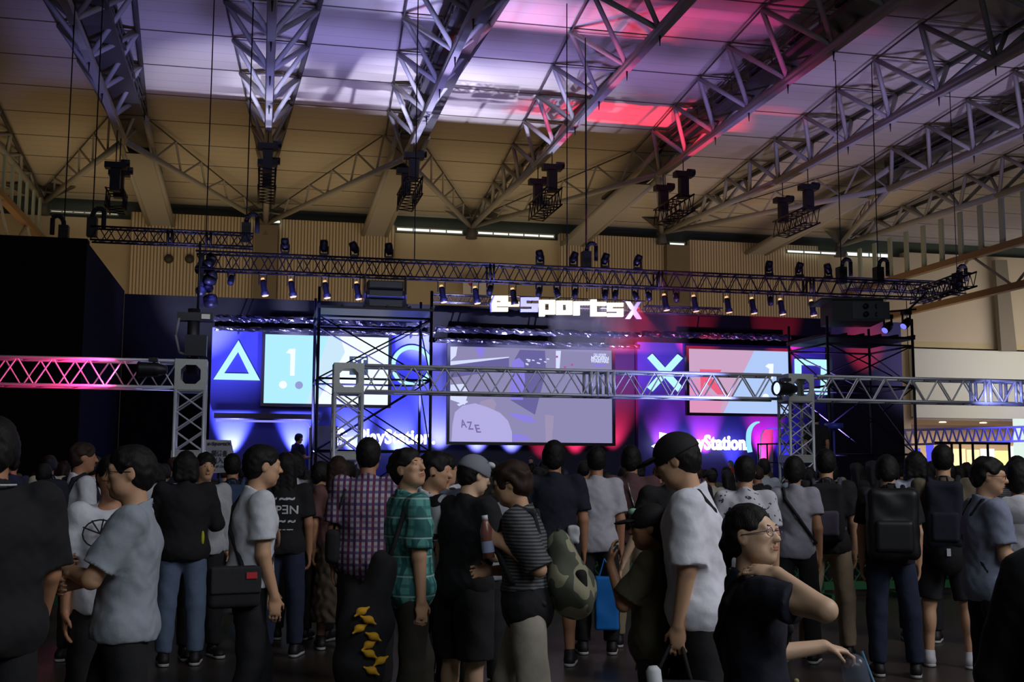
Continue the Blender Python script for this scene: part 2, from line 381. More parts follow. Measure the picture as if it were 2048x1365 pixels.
# side girders with vertical fins
def girder(x, z1, z2, z3, y0, y1, lab, mtl):
    r = empty('side_girder', (x, y1, z2), lab, 'girder')
    for z in (z2, z3): b = MB(); b.box((x, (y0+y1)/2, z), (.3, y1-y0, .28)); b.build('rail', mtl, r)
    y = y0
    while y < y1: b = MB(); b.box((x, y, (z1+z2)/2), (.09, .3, z1-z2)); y += 1.45; b.build('fin', mat('pale_fin', (176, 186, 168), .6), r)
    b = MB(); y = y0; q = 0
    while y < y1-2.8:
        b.tube((x, y, z2 if q % 2 else z3), (x, y+2.8, z3 if q % 2 else z2), .06, 5); y += 2.8; q += 1
    b.build('diagonal_brace', STEEL, r)
BR = mat('brown_girder', (150, 118, 84), .6)
girder(-9.9, 13.7, 11.9, 10.2, 20, 54.8, 'ribbed girder with pale fins along the left edge of the roof', BR)
girder(30.2, 13.1, 10.98, 9.2, 24, 54.8, 'ribbed brown girder with pale fins along the right side', BR)

# ---------------------------------------------------------------- stage
YS = 30.0
b = MB(); b.box((-9, 23.35, 3.03), (11.2, .3, 6.06)); b.box((-3.6, 26.7, 3.03), (.3, 6.6, 6.06)); tag(b.build('drape', mat('navy_black_drape', (7, 8, 11), .95, spec=.1, noise=.3, nscale=2)), 'tall black drape enclosure at the far left of the stage', 'drape')
b = MB(); b.box((7.3, 30.6, 3.03), (21.6, .25, 6.06)); tag(b.build('drape', BLACK), 'long black drape behind the whole width of the stage', 'drape')
b = MB(); b.box((8.2, 27.7, .375), (19.5, 4.2, .75)); tag(b.build('stage_platform', mat('stage_deck', (24, 24, 32), .35)), 'black stage platform hidden behind the crowd', 'stage')
BW = mat('blue_backwall', (44, 50, 150), .6)
BWD = mat('navy_backwall', (26, 26, 66), .6)
def rectpx(mb, x0, y0, x1, y1, Y, dy=.05, mi=0, xtop=None):
    A = at(x0, y0, Y); B_ = at(x1, y1, Y); mb.box(((A.x+B_.x)/2, Y+dy/2, (A.z+B_.z)/2), (abs(B_.x-A.x), dy, abs(A.z-B_.z)), mi=mi); return A, B_
def backwall(name, x0, x1, ztop, Y, m, lab):
    b = MB(); b.box(((x0+x1)/2, Y+.1, (ztop+.75)/2), (x1-x0, .2, ztop-.75)); o = b.build(name, m); return tag(o, lab, 'stage wall', None)
backwall('stage_wall', -1.26, 4.35, 5.2, YS, BW, 'blue stage wall with the triangle and circle symbols').data
backwall('stage_wall', 4.35, 10.2, 5.0, YS+.25, BWD, 'dark blue stage wall behind the large middle screen')
backwall('stage_wall', 10.2, 15.9, 5.15, YS, mat('indigo_backwall', (52, 44, 130), .6), 'indigo stage wall with the cross and square symbols')
backwall('stage_wall', 15.9, 18.1, 5.9, YS-.4, mat('charcoal_backwall', (22, 21, 34), .75), 'plain dark stage wall at the right end of the stage')
SYM = glow('symbol_light', (176, 232, 252), 1.2)
def hollow(outer, inner, Y, name, label):
    b = MB(); n = len(outer); O = [at(x, y, Y) for x, y in outer]; I = [at(x, y, Y) for x, y in inner]
    d = Vector((0, .08, 0))
    for i in range(n):
        j = (i+1) % n
        b.face([O[i], I[i], I[j], O[j]]); b.face([O[i], O[j], O[j]+d, O[i]+d]); b.face([I[j], I[i], I[i]+d, I[j]+d])
    return tag(b.build(name, SYM), label, 'sign')
hollow([(477, 681), (520, 761), (427, 759)], [(476, 704), (498, 748), (448, 747)], YS-.07, 'triangle_sign', 'glowing pale blue triangle outline on the blue stage wall')
c = at(824, 732, YS-.07); b = MB(); n = 40
for i in range(n):
    t0, t1 = 2*PI*i/n, 2*PI*(i+1)/n; R1, R0 = .55, .44
    P = lambda r, t, dy=0: (c.x+r*math.cos(t), c.y+dy, c.z+r*math.sin(t))
    b.face([P(R0, t0), P(R1, t0), P(R1, t1), P(R0, t1)]); b.face([P(R1, t0), P(R1, t0, .08), P(R1, t1, .08), P(R1, t1)]); b.face([P(R0, t1), P(R0, t1, .08), P(R0, t0, .08), P(R0, t0)])
tag(b.build('circle_sign', SYM), 'glowing pale blue ring on the stage wall beside the left screen', 'sign')
b = MB()
for q in ([(1296, 716), (1305, 708), (1366, 775), (1357, 784)], [(1356, 709), (1366, 717), (1306, 783), (1296, 775)]): b.pslab(q, YS-.07-(.01 if q[0][0] > 1300 else 0), .09)
tag(b.build('cross_sign', SYM), 'glowing pale blue cross on the wall left of the right screen', 'sign')
hollow([(1591, 718), (1655, 720), (1655, 790), (1592, 788)], [(1603, 730), (1644, 732), (1643, 778), (1603, 777)], YS-.07, 'square_sign', 'glowing pale blue square outline at the right end of the stage')

def screen(name, x0, y0, x1, y1, Y, fm, lab):
    A, B_ = at(x0, y0, Y), at(x1, y1, Y); w = B_.x-A.x; h = A.z-B_.z
    r = empty(name, (A.x+w/2, Y, B_.z), lab, 'screen')
    b = MB(); cx = A.x+w/2; cz = (A.z+B_.z)/2
    for s in (-1, 1): b.box((cx+s*(w/2+.04), Y, cz), (.08, .14, h+.16)); b.box((cx, Y, cz+s*(h/2+.04)), (w, .14, .08))
    b.box((cx, Y+.05, cz), (w, .04, h)); b.build('frame', fm, r)
    for s in (-1, 1): g = MB(); g.box((cx+s*w*.3, Y+.33, cz), (.12, .56, .12)); g.build('wall_mount', fm, r)
    return r, A, B_
FR = mat('screen_frame', (14, 14, 22), .4)
G = lambda n, c, s=1.0: glow(n, c, s)
r, A, B_ = screen('left_screen', 531, 669, 775, 811, YS-.2, FR, 'bright cyan scoreboard screen showing a numeral 1, beside the triangle'); r.name = 'stage_screen'
b = MB(); Yp = YS-.22
b.box(((A.x+B_.x)/2, Yp+.05, (A.z+B_.z)/2), (B_.x-A.x, .06, A.z-B_.z), mi=0)
b.pslab([(657, 671), (776, 675), (776, 812), (613, 809)], Yp, .02, 1)
b.pslab([(657, 671), (680, 672), (690, 705), (632, 808), (613, 809)], Yp-.012, .01, 3)
b.pslab([(572, 706), (579, 698), (591, 698), (589, 752), (580, 752), (581, 708)], Yp-.02, .02, 1)
for cx, cy, mi in ((566, 770, 1), (598, 771, 2)):
    c = at(cx, cy, Yp-.02); b.lathe([(0, 0), (0, .1), (.02, .1)], c, (0, -1, 0), 16, mi=mi)
b.pslab([(696, 710), (739, 711), (739, 754), (696, 753)], Yp-.02, .01, 1); b.pslab([(699, 713), (736, 714), (736, 751), (699, 750)], Yp-.032, .01, 4)
t0 = at(704, 734, Yp); t1 = at(733, 717, Yp); add_text(b, 'ST', t0.x, t1.x, t0.z, t1.z, Yp-.045, .01, bold=.03, mi=1)
b.build('picture', [G('led_cyan', (168, 226, 248), 1.15), G('led_white', (236, 246, 255), 1.1), G('led_mauve', (150, 160, 215)), G('led_pale', (205, 234, 252)), G('led_slate', (70, 90, 130))], r)
# middle projection screen
r, A, B_ = screen('stage_screen', 900, 693, 1224, 887, YS-.35, FR, 'large middle screen showing a seated person seen from behind')
Yp = YS-.38; b = MB(); b.box(((A.x+B_.x)/2, Yp+.05, (A.z+B_.z)/2), (B_.x-A.x, .06, A.z-B_.z), mi=0)
b.pslab([(901, 730), (965, 720), (1010, 716), (1018, 713), (1018, 740), (901, 756)], Yp, .012, 5)
b.pslab([(901, 694), (915, 694), (912, 712), (901, 722)], Yp-.003, .012, 2)
b.pslab([(901, 723), (1018, 714), (1018, 716), (901, 731)], Yp-.006, .012, 2)
b.pslab([(950, 695), (970, 695), (966, 714), (958, 714)], Yp-.002, .012, 4)
b.pslab([(1040, 700), (1090, 702), (1092, 745), (1080, 790), (1070, 830), (1020, 800), (1026, 725)], Yp, .012, 5)
b.pslab([(1024, 722), (1038, 716), (1048, 726), (1050, 760), (1046, 800), (1020, 800)], Yp-.004, .012, 4)
b.pslab([(1112, 702), (1122, 702), (1119, 740), (1112, 740)], Yp-.004, .012, 2)
b.pslab([(901, 770), (930, 768), (938, 780), (930, 810), (901, 800)], Yp-.002, .012, 2)
b.pslab([(914, 809), (934, 802), (936, 805), (918, 813)], Yp-.006, .012, 2)
b.pslab([(960, 804), (985, 797), (993, 808), (985, 830), (960, 822)], Yp-.005, .012, 6)
b.pslab([(903, 886), (905, 850), (910, 825), (925, 812), (950, 807), (975, 815), (1000, 826), (1016, 842), (1024, 865), (1024, 886)], Yp-.008, .012, 3)
b.pslab([(1018, 826), (1062, 832), (1072, 846), (1048, 844), (1022, 832)], Yp-.002, .012, 4)
b.pslab([(1090, 830), (1108, 832), (1104, 880), (1092, 884)], Yp-.002, .012, 6)
b.pslab([(1024, 868), (1058, 872), (1030, 878), (1058, 874), (1062, 880), (1026, 884)], Yp-.003, .012, 4)
for i in range(14):
    x = 1050+random.random()*45; y = 716+random.random()*24
    b.pslab([(x, y), (x+5, y+1), (x+4, y+3), (x-1, y+2)], Yp-.004-.0004*i, .01, 2)
for x, y in ((1128, 733), (1142, 728), (1112, 712)): b.pslab([(x, y), (x+4, y), (x+4, y+4), (x, y+4)], Yp-.006, .01, 7)
for ch, x0, x1, y1, y0 in (('A', 922, 934, 856, 840), ('Z', 933, 947, 860, 844), ('E', 948, 962, 866, 850)):
    p0 = at(x0, y1, Yp); p1 = at(x1, y0, Yp); add_text(b, ch, p0.x, p1.x, p0.z, p1.z, Yp-.03, .01, bold=.02, mi=8, shear=-.3)
for txt, x0, x1, y0, y1, mi in (('CALL OF DUTY', 1187, 1212, 714, 708, 2), ('MODERN', 1182, 1217, 720, 714, 2), ('WARFARE', 1181, 1217, 726, 720, 2)):
    p0 = at(x0, y0, Yp); p1 = at(x1, y1, Yp); add_text(b, txt, p0.x, p1.x, p0.z, p1.z, Yp-.02, .01, bold=.04, mi=2)
b.pslab([(1186, 729), (1212, 729), (1208, 734), (1190, 734)], Yp-.01, .01, 4)
b.build('picture', [G('proj_lav', (142, 137, 178)), G('proj_dark', (88, 84, 140)), G('proj_white', (215, 222, 255)), G('proj_shirt', (178, 172, 226)), G('proj_blue', (140, 128, 226)), G('proj_shade', (106, 100, 158)), G('proj_mid', (158, 146, 180)), G('proj_red', (190, 80, 150)), G('proj_letter', (120, 108, 168))], r)
# right screen
r, A, B_ = screen('stage_screen', 1376, 698, 1579, 829, YS-.2, FR, 'pink and pale blue scoreboard screen behind the right gantry column')
Yp = YS-.22; b = MB(); b.box(((A.x+B_.x)/2, Yp+.05, (A.z+B_.z)/2), (B_.x-A.x, .06, A.z-B_.z), mi=0)
b.pslab([(1509, 702), (1579, 705), (1580, 831), (1447, 827), (1470, 780)], Yp, .02, 1)
b.pslab([(1377, 760), (1400, 758), (1420, 790), (1445, 800), (1440, 827), (1377, 825)], Yp-.002, .014, 2)
b.pslab([(1400, 739), (1443, 740), (1437, 752), (1421, 755), (1454, 789), (1436, 790), (1410, 764), (1402, 782)], Yp-.01, .012, 3)
b.pslab([(1531, 733), (1537, 728), (1547, 728), (1546, 758), (1538, 758), (1539, 738)], Yp-.02, .02, 4)
for cx, cy in ((1531, 795),):
    c = at(cx, cy, Yp-.02); b.lathe([(0, 0), (0, .1), (.02, .1)], c, (0, -1, 0), 16, mi=4)
b.build('picture', [G('led_rose', (206, 166, 200)), G('led_ice', (178, 204, 250)), G('led_pink', (224, 150, 190)), G('led_red', (236, 96, 128)), MATS['led_white']], r)
# blue light beams washing the stage walls from the floor
def wash(px, py, Y, c, e, tilt=.85, cone=52):
    e *= 20
    p = at(px, py, Y); p.z -= .4; light('SPOT', 'wall_wash', (p.x, Y, p.z), (p.x, Y+tilt, p.z+3), c, e, .06, cone=cone, blend=.9)
SB = (.42, .44, 1)
wash(462, 905, YS-.35, SB, 150); wash(592, 905, YS-.35, SB, 130)
wash(470, 838, YS-.45, (.22, .24, 1), 90); wash(600, 838, YS-.45, (.2, .2, 1), 40)
wash(708, 905, YS-.35, SB, 130); wash(800, 912, YS-.35, SB, 120); wash(885, 915, YS-.3, SB, 330); wash(960, 912, YS-.2, SB, 260); wash(1030, 912, YS-.2, SB, 260)
wash(1092, 925, YS-.2, RED, 50); wash(1160, 915, YS-.2, RED, 160); wash(1238, 915, YS-.3, RED, 200)
wash(1335, 905, YS-.35, (.9, .1, .5), 50); wash(1420, 905, YS-.35, (1, .1, .5), 80); wash(1540, 915, YS-.35, (1, .04, .3), 130); wash(1585, 930, YS-.4, (.2, .2, 1), 14); wash(1475, 930, YS-.35, (.2, .22, 1), 14); wash(1375, 930, YS-.35, (.2, .22, 1), 14)
light('AREA', 'stage_blue_fill', (2, 27.6, 5.9), (2, 30, 3), (.12, .13, 1), 80, 7, .4)
light('AREA', 'stage_blue_fill', (12, 27.6, 5.9), (12, 30, 3.4), (.14, .12, 1), 26, 9, .4)
# portal on the left part of the stage
b = MB(); A, B_ = rectpx(b, 428, 826, 640, 839, YS-.75, .7)
tag(b.build('portal_beam', mat('portal_black', (26, 24, 30), .5)), 'black canopy beam under the triangle on the left of the stage', 'beam')
b = MB(); Yq = YS-.7
p = [at(432, 842, Yq), at(600, 844, Yq), at(613, 847, Yq), at(620, 856, Yq)]
b.path(p, .03, 6); tag(b.build('edge_light', glow('portal_edge', (150, 150, 255), .9)), 'thin glowing blue edge light below the black canopy beam', 'light strip')
b = MB(); rectpx(b, 619, 852, 672, 1006, YS-.5, .3); tag(b.build('grey_counter_block', mat('block_grey', (120, 120, 130), .6)), 'grey block behind the left scaffold post on stage', 'block')
bpy.data.objects['grey_counter_block'].name = 'counter_block'
# white neon lettering on both side walls
NEO = glow('neon_white', (245, 248, 255), 3.2)
r = empty('neon_wordmark', at(790, 905, YS-.3), 'white glowing wordmark low on the blue wall left of the middle screen', 'sign')
A = at(716, 897, YS-.3); B_ = at(870, 860, YS-.3); b = MB(); add_text(b, 'PlayStation.', A.x, B_.x, A.z, B_.z, YS-.3, .06, bold=.03, shear=.0, sp=1.05); b.build('lettering', NEO, r)
b = MB()
A = at(672, 870, YS-.3); B_ = at(694, 856, YS-.3); add_text(b, '治.', A.x, B_.x, A.z, B_.z, YS-.3, .06, bold=.03)
A = at(669, 893, YS-.3); B_ = at(709, 873, YS-.3); add_text(b, '遊び', A.x, B_.x, A.z, B_.z, YS-.3, .06, bold=.03); b.build('lettering', NEO, r)
r = empty('neon_wordmark', at(1430, 905, YS-.3), 'white glowing wordmark low on the indigo wall under the right screen', 'sign')
A = at(1362, 909, YS-.3); B_ = at(1497, 871, YS-.3); b = MB(); add_text(b, 'PlayStation.', A.x, B_.x, A.z, B_.z, YS-.3, .06, bold=.03, sp=1.05); b.build('lettering', NEO, r)
b = MB(); b.pslab([(1320, 865), (1334, 868), (1346, 878), (1340, 884), (1334, 880), (1332, 895), (1320, 893)], YS-.3, .06)
b.pslab([(1304, 893), (1316, 886), (1318, 891), (1310, 896), (1330, 899), (1326, 903)], YS-.3, .06); b.build('emblem', NEO, r)
# curved edge light and the pink lit panel beside it
pts = []
for i in range(9):
    t = i/8; pts.append((1521-22*math.sin(t*PI/2)-2, 845+(1-math.cos(t*PI/2))*28))
pts += [(1497, 888), (1500, 905)]
b = MB(); L_ = [at(x, y, YS-.8) for x, y in pts]
for i, (a, c) in enumerate(zip(L_[:-1], L_[1:])): b.tube(a, c, .02+.009*min(i, 6), 8, r2=.02+.009*min(i+1, 6))
tag(b.build('arc_light', glow('arc_cyan', (150, 220, 252), 1.1)), 'pale blue curved light arc at the right of the stage', 'light strip')
b = MB(); b.pslab([(1524, 870), (1530, 860), (1546, 858), (1546, 1006), (1510, 1006), (1522, 915)], YS-.9, .1)
tag(b.build('lit_panel', mat('white_panel', (190, 180, 190), .6)), 'curved panel washed pink beside the blue arc on stage', 'panel')
wash(1532, 938, YS-1.15, (1, .04, .3), 45, .3, 40)
b = MB()
for px in (1516, 1534, 1560, 1590, 1612): p = at(px, 889, YS-1.4); b.tube((p.x, p.y, .75), p, .022, 6)
a, c = at(1514, 889, YS-1.4), at(1614, 887, YS-1.4); b.tube(a, c, .025, 6); b.tube(a-Vector((0, 0, .5)), c-Vector((0, 0, .5)), .02, 6)
tag(b.build('stage_railing', RIG), 'thin black handrail on the stage beside the pink lit panel', 'railing')
b = MB(); b.pslab([(1535, 856), (1566, 856), (1566, 858), (1535, 858)], YS-.9, .05); tag(b.build('light_bar', glow('bar_blue', (90, 100, 250), .9)), 'small horizontal blue light bar above the stage handrail', 'light strip')
# covered truss rows over the stage: black crinkled film catching the light
FILM = mat('black_film', (30, 30, 40), .16, .6, bump=1.0, nscale=9)
def filmroll(px0, py0, px1, py1, Y, rr, lab, seg=60):
    a, c = at(px0, py0, Y), at(px1, py1, Y); b = MB(); ring = []; n = 10
    for i in range(seg+1):
        p = a.lerp(c, i/seg); k = len(b.v)
        for j in range(n):
            t = 2*PI*j/n; q = rr*(1+random.uniform(-.28, .28)); b.v.append((p.x+random.uniform(-.03, .03), p.y+q*math.cos(t), p.z+q*math.sin(t)))
        if i:
            for j in range(n):
                jj = (j+1) % n; b.f.append((k-n+j, k-n+jj, k+jj, k+j)); b.m.append(0); b.sm.append(False)
    e = tag(b.build('covered_batten', FILM), lab, 'batten', 'film-covered battens over the stage')
    for t in (.1, .5, .9):
        p = a.lerp(c, t); g = MB(); g.tube(p, (p.x, YS+.45 if 'upper' in lab or 'right screen' in lab else YS-.01, p.z+(.1 if 'upper' in lab or 'right screen' in lab else -.05)), .02, 5); g.build('bracket', RIG, e)
filmroll(428, 636, 860, 648, YS-1.1, .085, 'black film-covered batten above the left screen, upper one')
filmroll(430, 657, 870, 668, YS-.7, .06, 'black film-covered batten edging the top of the left screen wall')
filmroll(872, 658, 1280, 672, YS-1.1, .08, 'black film-covered batten above the middle screen, upper one')
filmroll(872, 680, 1280, 694, YS-.7, .06, 'black film-covered batten edging the top of the middle screen wall')
filmroll(1285, 668, 1580, 676, YS-1.1, .08, 'black film-covered batten above the right screen')
light('SPOT', 'film_light', (1.5, 28.2, 4.6), (1.5, 29.4, 5.6), (.4, .42, 1), 36, .1, cone=150)
light('SPOT', 'film_light', (6.0, 28.2, 4.4), (6.3, 29.4, 5.2), (.4, .42, 1), 18, .1, cone=150)
light('SPOT', 'film_light', (10.5, 28.0, 4.6), (11, 29.4, 5.4), RED, 45, .1, cone=150)
light('SPOT', 'film_light', (13.6, 28.0, 4.6), (13.8, 29.4, 5.4), (.8, .05, .2), 14, .1, cone=150)

# ---------------------------------------------------------------- box trusses
def box_truss(p0, p1, w, h, r, bay, m, lab, name='lighting_truss', cat='truss', group=None, collars=(), n=6, mlat=None, parts=True):
    p0 = Vector(p0); p1 = Vector(p1); d = (p1-p0); L = d.length; d.normalize()
    side = d.cross(Vector((0, 0, 1))).normalized(); up = side.cross(d).normalized()
    e = empty(name, p0, lab, cat, group)
    cs = [side*(sx*w/2)+up*(sz*h/2) for sx, sz in ((-1, -1), (1, -1), (1, 1), (-1, 1))]
    for c in cs:
        b = MB(); b.tube(p0+c, p1+c, r, n); b.build('chord', m, e)
    b = MB(); k = max(1, round(L/bay)); st = L/k; n2 = 4 if n < 8 else 6
    for j in range(4):
        A, B_ = cs[j], cs[(j+1) % 4]
        for i in range(k):
            a0, a1, am = p0+d*(i*st), p0+d*((i+1)*st), p0+d*((i+.5)*st)
            off = 0 if j % 2 == 0 else 0
            b.tube(a0+A, am+B_, r*.5, n2, cap=False); b.tube(am+B_, a1+A, r*.5, n2, cap=False)
    b.build('lattice', mlat or m, e)
    for t in collars:
        c = p0+d*(L*t); b = MB()
        for o in (-.05, .05):
            for j in range(4): b.tube(c+cs[j]+d*o, c+cs[(j+1) % 4]+d*o, r*1.1, 6)
        b.build('joint_frame', m, e)
    return e
Y1 = 28.0
a = at(392, 522, Y1); c = at(1850, 582, Y1); a.z = c.z = 6.56
box_truss(a, c, .42, .42, .026, .42, RIG, 'very long black lighting truss spanning the whole stage front', collars=(.37, .6, .82))
a = at(182, 479, 27.6); c = at(506, 488, 27.6); a.z = c.z = 7.02
box_truss(a, c, .32, .32, .024, .36, RIG, 'shorter black truss above the left end of the long one', collars=(.48, .72))
a = at(1690, 566, 29.5); c = at(1925, 572, 29.5); a.z = c.z = 6.95
box_truss(a, c, .32, .32, .024, .36, RIG, 'shorter black truss behind the right end of the long one', collars=(.45,))
a = at(1290, 629, 29.4); c = at(1443, 633, 29.4); a.z = c.z = 5.98
box_truss(a, c, .2, .2, .02, .22, RIG, 'small black truss right of the block letter sign')
a = at(865, 607, 29.4); c = at(985, 605, 29.4); a.z = c.z = 6.08
box_truss(a, c, .2, .2, .02, .22, RIG, 'small black truss left of the block letter sign')
# outrigger trusses at the right end going back in depth
box_truss((17.7, 28.1, 6.4), (16.9, 24.5, 6.3), .35, .35, .024, .4, RIG, 'black truss arm turning towards the hall at the right end')
# hoists: a motor with chain on each end of a truss
def cable_loop(px, py, Y, top, lab, s=1):
    p = at(px, py, Y); r = empty('chain_hoist', p, lab, 'hoist', 'chain hoists with cable loops')
    b = MB(); b.box(p+Vector((0, 0, .12)), (.22, .24, .45)); b.build('motor', RIG, r)
    b = MB(); pts = []
    for i in range(9):
        t = i/8*PI*.75; pts.append(p+Vector((s*(.15-.15*math.cos(t)), -.05, .35+.22*math.sin(t))))
    pts += [pts[-1]+Vector((0, 0, -.4))]
    b.path(pts, .055, 8); b.build('cable_bundle', mat('cable_black', (18, 18, 22), .8), r)
    b = MB(); b.tube(p+Vector((0, 0, .3)), (p.x, p.y, top), .015, 4); b.build('chain', WIRE, r)
for i, (px, py, Y, s, w) in enumerate(((184, 465, 27.6, 1, 'at the left end of the shorter left truss'), (492, 475, 27.6, 1, 'where the shorter left truss meets the long one'), (127, 480, 28.5, -1, 'standing above the black drape at the far left'),
      (1172, 530, 28, 1, 'on the long truss, tinted red'), (1683, 560, 28, 1, 'on the long truss above the right speaker'), (1757, 560, 28, 1, 'near the right end of the long truss'), (1915, 570, 29.5, 1, 'at the outermost right truss end'))):
    cable_loop(px, py, Y, 13.0, 'black chain hoist with a cable loop '+w, s)
# small hanging truss pieces in the roof space
for X, ya, yb, z, w in ((0, 41, 38.2, 11.35, 'seen end-on below the violet truss'), (5, 41, 38.2, 11.35, 'right of the end-on one'), (10, 41, 38.2, 11.25, 'left of the middle wall node'), (15, 41, 38.2, 11.3, 'below the red-lit catwalk truss'), (20, 41, 38.2, 11.1, 'tinted red at the right'), (-5, 40.5, 39.2, 10.6, 'at the upper left over the wall corner')):
    xx = X*1.005-.1*(X/10)
    a = Vector((xx, ya, z)); c = Vector((xx, yb, z))
    e = box_truss(a, c, .55, .6, .035, .5, RIG, 'short black truss piece hanging from the roof, '+w, 'hanging_truss', 'truss', 'short trusses hung in the roof space')
    for t in (0, 1):
        p = a.lerp(c, .12+.76*t)
        b = MB(); b.box(p+Vector((0, 0, .6)), (.32, .3, .75)); b.box(p+Vector((0, 0, 1.1)), (.7, .35, .2)); b.lathe([(-.14, .0), (-.14, .13), (.14, .13), (.14, 0)], p+Vector((.3, 0, 1.2)), (1, 0, 0), 10); b.build('motor', RIG, e)
        b = MB(); b.tube(p+Vector((0, 0, 1.1)), (p.x, p.y, 13.02), .02, 4); b.build('chain', WIRE, e)
for px, py0, Y in ((435, 0, 30), (168, 60, 30), (1330, 130, 33), (1170, 160, 35)):
    pass
for i, (px, Y, zb, w) in enumerate(((418, 27.9, 6.8, 'left of the end-on roof truss'), (1173, 33, 7.0, 'right of the middle hanging truss'), (1134, 28, 6.8, 'left of the red-tinted hoist'), (832, 27.9, 6.8, 'dropping to the long truss at its middle'))):
    p = at(px, 300, Y); b = MB(); b.tube((p.x, p.y, zb), (p.x, p.y, 13.9), .014, 4); tag(b.build('steel_cable', WIRE), 'thin black steel cable hanging from the roof, '+w, 'cable', 'drop cables')

# ---------------------------------------------------------------- stage lamps
GOLD = mat('gold_reflector', (255, 214, 150), .25, .6, emit=.9, ecol=(255, 205, 140))
LENSB = glow('lens_blue', (110, 110, 255), 1.6)
def par_can(p, lab, lit=True, tilt=.18, red=False, group='gold-lit lamps under the long truss'):
    p = Vector(p); r = empty('stage_lamp', p, lab, 'lamp', group)
    bm = mat('lamp_red_tint', (120, 18, 34), .4, .3) if red else RIG
    ax = Vector((tilt, 0, -1)).normalized()
    b = MB(); b.lathe([(0, .0), (0, .055), (.05, .075), (.28, .075), (.30, .095), (.38, .10), (.38, .0)], p-Vector((0, 0, .12)), ax, 12); b.build('housing', bm, r)
    b = MB(); q = p-Vector((0, 0, .12)); b.lathe([(.385, 0), (.385, .085), (.41, .07), (.41, 0)], q, ax, 12); b.lathe([(-.05, 0), (-.05, .04), (.02, .055), (.02, 0)], q, ax, 10)
    b.build('reflector', GOLD if lit else bm, r)
    b = MB(); b.path([p+Vector((-.09, 0, -.25)), p+Vector((-.09, 0, .02)), p+Vector((.09, 0, .02)), p+Vector((.09, 0, -.25))], .012, 4); b.tube(p+Vector((0, 0, .02)), p+Vector((0, 0, .12)), .02, 5); b.build('yoke', RIG, r)
    return r
for i, (px, py, rd) in enumerate(((526, 556, 0), (582, 557, 0), (650, 559, 0), (713, 562, 0), (883, 570, 0), (950, 573, 0), (1025, 574, 0), (1328, 588, 0), (1387, 592, 0), (1453, 594, 0), (1503, 597, 0), (1560, 598, 0), (1622, 602, 0))):
    p = at(px, py-8, Y1); p.z = min(p.z, 6.30); par_can((p.x, Y1, 6.28), 'slim gold-rimmed lamp under the long truss, '+nth(i))
def moving_head(p, lab, up=True, s=1.0, mt=RIG, lens=None, ang=0.0, group='lamps standing on top of the long truss'):
    p = Vector(p); r = empty('moving_light', p, lab, 'lamp', group); k = 1 if up else -1
    b = MB(); b.box(p+Vector((0, 0, k*.05*s)), (.2*s, .18*s, .1*s)); b.tube(p+Vector((-.1*s, 0, k*.08*s)), p+Vector((-.1*s, 0, k*.3*s)), .025*s, 6); b.tube(p+Vector((.1*s, 0, k*.08*s)), p+Vector((.1*s, 0, k*.3*s)), .025*s, 6); b.build('yoke', mt, r)
    ax = Vector((math.sin(ang), -.35, k*math.cos(ang))).normalized(); c = p+Vector((0, 0, k*.3*s))
    b = MB(); b.lathe([(-.16*s, 0), (-.15*s, .07*s), (-.05*s, .105*s), (.1*s, .105*s), (.16*s, .09*s), (.16*s, 0)], c, ax, 14); b.build('head', mt, r)
    b = MB(); b.lathe([(.163*s, .0), (.163*s, .08*s), (.168*s, 0)], c, ax, 14); b.build('lens', lens or mat('lens_dark', (40, 42, 60), .15), r)
for i, px in enumerate((570, 648, 709, 778, 1080, 1147, 1210, 1275, 1537, 1597, 1655)):
    p = at(px, 500, Y1); moving_head((p.x, Y1, 6.78), 'dark lamp pointing up from the top of the long truss, '+nth(i), True, .95, ang=random.uniform(-.6, .6))
for i, px in enumerate((462, 980, 1078, 1114, 1150, 1210, 1230, 1270, 1297, 1352, 1540)):
    p = at(px, 560, Y1+.2); moving_head((p.x, Y1+.2, 6.40), 'dark round lamp hanging under the long truss, '+nth(i), False, .78, ang=random.uniform(-.5, .5), group='dark lamps hanging under the long truss')
for i, px in enumerate((1775, 1812)):
    p = at(px, 630-i*8, 27.2); moving_head(p, 'lamp with a blue glowing lens at the right end, %s one' % ('lower left' if i == 0 else 'upper right'), False, 1.1, ang=-.9, lens=LENSB, group='blue lamps at the right end')
b = MB(); p = at(403, 560, Y1)
r = empty('lamp_cluster', p, 'tall cluster of dark lamps and cables at the left end of the long truss', 'lamp cluster')
for i in range(9):
    q = p+Vector((random.uniform(-.25, .25), random.uniform(-.2, .2), .55-i*.14)); b = MB(); b.lathe([(-.15, 0), (-.14, .09), (.0, .13), (.14, .11), (.14, 0)], q, (random.uniform(-1, 1), -.5, random.uniform(-.6, .6)), 12); b.build('lamp_head', RIG, r)
b = MB(); b.box(p, (.1, .1, 1.3)); b.build('post', RIG, r)
b = MB(); p1, p2 = at(1775, 630, 27.2), at(1812, 622, 27.2); b.tube(p1+Vector((-.3, 0, .05)), p2+Vector((.3, 0, .05)), .03, 6); b.tube(p2+Vector((.1, 0, .05)), (17.5, 27.3, 6.4), .03, 6); tag(b.build('lamp_bar', RIG), 'short black pipe holding the blue lamps at the right end', 'pipe')
